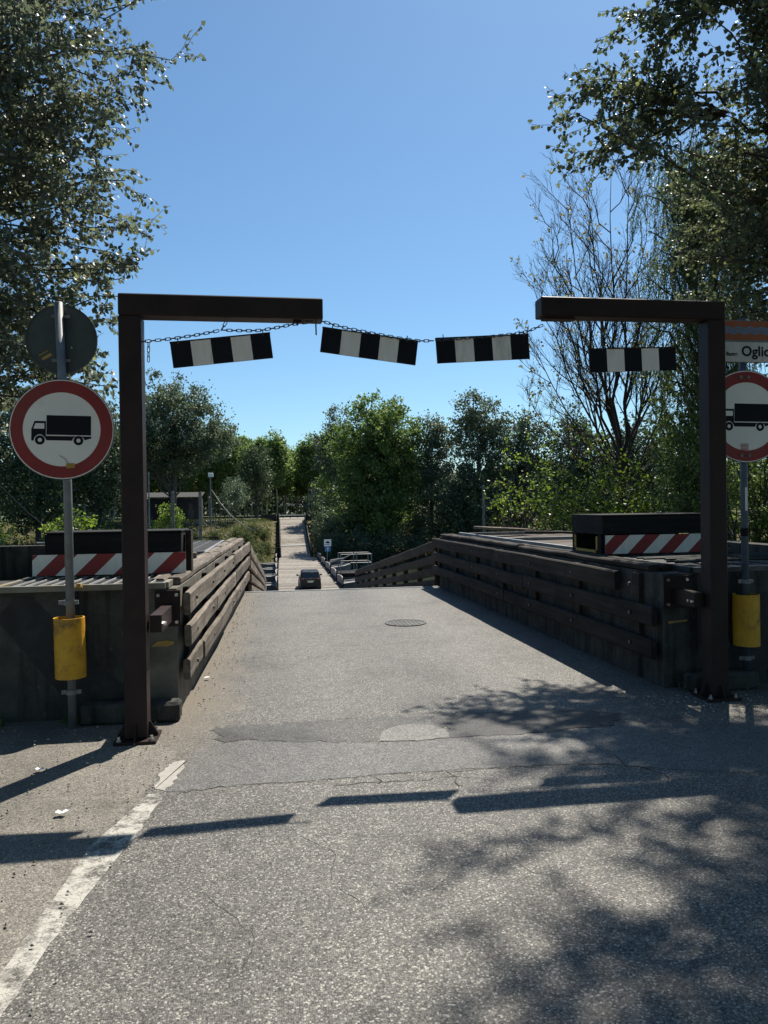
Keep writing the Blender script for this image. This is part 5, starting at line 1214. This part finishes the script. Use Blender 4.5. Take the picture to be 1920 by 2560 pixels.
specR = [('slender_tree', (22.3, 106), far_meshes(18.8, [(0, 0, 11.5, 3.4, 3.2, 7.2), (.8, 0, 15, 2.2, 2.2, 3.6)], 170, 58, .36, 55, .3, bark_dark, lf_far, 12, 1.0), 'grey-green tree next to the broad tree by the river'),
         ('tall_tree', (29.0, 104), far_meshes(23.3, [(0, 0, 14.5, 4.6, 4, 8.2), (-.8, 0, 19.3, 2.6, 2.4, 3.8), (2, 0, 18.5, 2.2, 2.2, 4.2)], 230, 52, .36, 56, .38, bark, lf_far, 26, .95), 'tallest grey-green tree of the wooded far bank, sky showing through'),
         ('dark_tree', (25.6, 100), far_meshes(14, [(0, 0, 7, 4.6, 4.2, 6.6)], 170, 58, .38, 57, .3, bark_dark, lf_dark, 10, 1.1), 'low dark tree standing before the tallest far-bank tree'),
         ('dark_tree', (35, 103), far_meshes(20.5, [(0, 0, 11.5, 5.2, 5, 8.6)], 230, 58, .40, 58, .4, bark_dark, lf_dark, 14, 1.2), 'dark tree behind the yellow-green shrub'),
         ('dark_tree', (43, 101), far_meshes(20, [(0, 0, 11, 6, 5, 8.6)], 240, 58, .42, 59, .4, bark_dark, lf_dark, 14, 1.2), 'dark tree seen through the bare tree branches'),
         ('dark_tree', (53, 101), far_meshes(21, [(0, 0, 11, 7, 5, 9)], 260, 58, .44, 60, .4, bark_dark, lf_dark, 14, 1.2), 'dark far tree behind the gantry post by the river sign'),
         ('dark_tree', (-24.5, 108), far_meshes(21, [(0, 0, 11.5, 4.6, 4.4, 8.6)], 210, 58, .40, 62, .4, bark_dark, lf_dark, 14, 1.15), 'dark tree on the far bank just behind the gantry post near the round signs'),
         ('dark_tree', (-32, 106), far_meshes(23, [(0, 0, 12, 5.6, 5, 10)], 260, 58, .42, 63, .4, bark_dark, lf_dark, 14, 1.2), 'dark tree on the far bank behind the pole with the two round signs'),
         ('dark_tree', (-42, 108), far_meshes(23, [(0, 0, 12, 6.5, 5, 10)], 280, 58, .44, 64, .4, bark_dark, lf_dark, 14, 1.2), 'dark far tree beyond the outer edge of the slatted hatch')]
for nm, (x, y), sp_, lab in specR: far_tree(nm, (x, y, gz_(x, y)), sp_, lab)
# shrubs on the far bank: three builds, copied
shr = []
for i, (m_, h_) in enumerate(((lf_dark, 4.6), (lf_farg, 3.8), (lf_grass, 2.2))):
    shr.append((far_meshes(h_, [(0, 0, h_ * .5, h_ * .62, h_ * .55, h_ * .5)], 46, 46, .26 if i < 2 else .2, 70 + i, .06, bark_dark, m_, 6, .75), m_))
def shrubs(i, pts, label, group):
    root = None
    for (x, y, s_) in pts:
        if root is None: root = far_tree('bank_shrub', (x, y, gz_(x, y) - .1), shr[i][0], label, 'shrub', group); root.scale = (s_,) * 3
        else: dup(root, (x, y, gz_(x, y) - .1), rgg.uniform(0, 6), scale=s_)
shrubs(0, [(8.5, 99.5, .9), (11.5, 98.5, 1), (15, 98.2, 1.05), (19, 98.4, .9), (22.8, 98, 1), (27, 98.2, .8), (31, 98, 1.0), (35.5, 98, 1.1), (40, 98, 1.1), (45, 98, 1.2), (9.5, 104, 1.1), (20, 103, 1.2), (7.2, 101.5, .8), (7.4, 106, .9), (7.6, 110, 1), (7.8, 114, 1), (8.2, 118, 1.1), (8.4, 123, 1.2), (8.6, 128, 1.3), (10.5, 121, 1.4), (12, 126, 1.4), (9.5, 132, 1.2), (7, 98.2, .7), (17, 112, 1.3), (21, 110, 1.3), (25, 108, 1.4), (29, 110, 1.4), (33, 109, 1.4), (37, 108, 1.4), (42, 108, 1.5), (14, 116, 1.4), (19, 118, 1.5), (24, 117, 1.5), (30, 118, 1.5), (36, 117, 1.5)], 'dark shrub on the wooded slope of the far bank', 'dark shrubs of the wooded far bank')
shrubs(1, [(-19, 110, .9), (-23, 104, 1), (-28, 101, 1.1), (-34, 100, 1.2), (-40, 100, 1.2), (-26, 112, 1), (-31, 110, 1.1), (-38, 108, 1.2)], 'green shrub on the far bank below the dark trees past the shed', 'green shrubs past the shed')
shrubs(2, [(-2.6, 103, .8), (-4.2, 106, .9), (-1.4, 107, .7), (-3.2, 110.5, .9), (-6.2, 104.5, .8), (-8.6, 107, .8), (-1.9, 113.5, .7), (-5.6, 109.5, .7), (-12, 104, .8), (-3.0, 99.5, .8), (-6.0, 100, .7), (-11.5, 109, .6)], 'dry olive shrub on the open grassy slope beside the far ramp', 'dry shrubs of the open slope')
far_tree('young_tree', (-14.6, 105.5, gz_(-14.6, 105.5)), far_meshes(6.4, [(0, 0, 4.0, 1.6, 1.5, 2.4)], 50, 55, .26, 81, .09, bark, lf_elm, 8, .7), 'bright green young tree between the mooring piles and the shed')
# grass on the far bank and weeds at the foot of the near walls
rg = np.random.default_rng(77)
n = 26000; x = rg.uniform(-38, -.8, n); y = rg.uniform(98, 134, n); keep = (lump(x, y, .5) + rg.normal(size=n) * .5) > -.15
x, y = x[keep], y[keep]; P = np.stack([x, y, H(x, y) - .03], 1)
A_ = rg.normal(size=P.shape) * .35 + [0, 0, 1]
gr = leaf_mesh('bank_grass', P, A_, rg.uniform(.25, .75, len(P)), rg.uniform(.05, .12, len(P)), lf_grass, None, rg, simple=True)
tag(gr, 'dry tufty grass covering the open far bank', 'grass')
n = 1500; x = np.where(rg.random(n) < .6, rg.uniform(-2.4, -1.2, n), rg.uniform(3.4, 4.6, n)); y = 5.9 - np.abs(rg.normal(0, .05, n))
P = np.stack([x, y, np.full(n, .004)], 1); keep = lump(x, y * 0, 5) > -.1; P = P[keep]
gr = leaf_mesh('wall_weeds', P, rg.normal(size=P.shape) * .6 + [0, -.3, .8], rg.uniform(.03, .10, len(P)), rg.uniform(.006, .014, len(P)), lf_farg, None, rg, simple=True)
tag(gr, 'small weeds and moss at the foot of the front walls', 'weeds')
# the wood behind the grove, read as one mass
n = 60000; x = rg.uniform(-260, 260, n); y = rg.uniform(203, 245, n); top = 12.5 + 2.2 * lump(x, y, .12); z = -.6 + top * rg.random(n) ** .8
P = np.stack([x, y, z], 1)
wd = leaf_mesh('distant_wood', P, rg.normal(size=P.shape), rg.uniform(1.0, 2.2, n), rg.uniform(.9, 1.8, n), lf_dark, None, rg, simple=True)
tag(wd, 'distant wood closing the view behind the poplar grove', 'wood')

# trees added out of view to block sky light and deepen the shade
spb = far_meshes(13, [(0, 0, 8.2, 3.8, 3.8, 4.6), (0, 0, 5.5, 3.2, 3.2, 3)], 190, 60, .22, 95, .26, bark, lf_farg, 18, .8)
first = None
for x, y, s_ in ((-7.5, -4, 1.0), (7.5, -5, 1.05), (-4.5, -12, 1.1), (5.5, -13, 1.1), (13.5, 1.5, 1.1), (-13, 3, 1.1), (12.5, -7, 1.2), (-12, -8, 1.2), (15.5, 9.5, 1.15), (0.5, -20, 1.2), (-9, -18, 1.2), (10, -19, 1.2)):
    if first is None: first = far_tree('unseen_blocker_tree', (x, y, -.1), spb, 'leafy tree added out of view to block sky light', 'tree', 'added unseen trees blocking sky light'); first.scale = (s_,) * 3
    else: dup(first, (x, y, -.1), x * 3.1 + y, scale=s_)
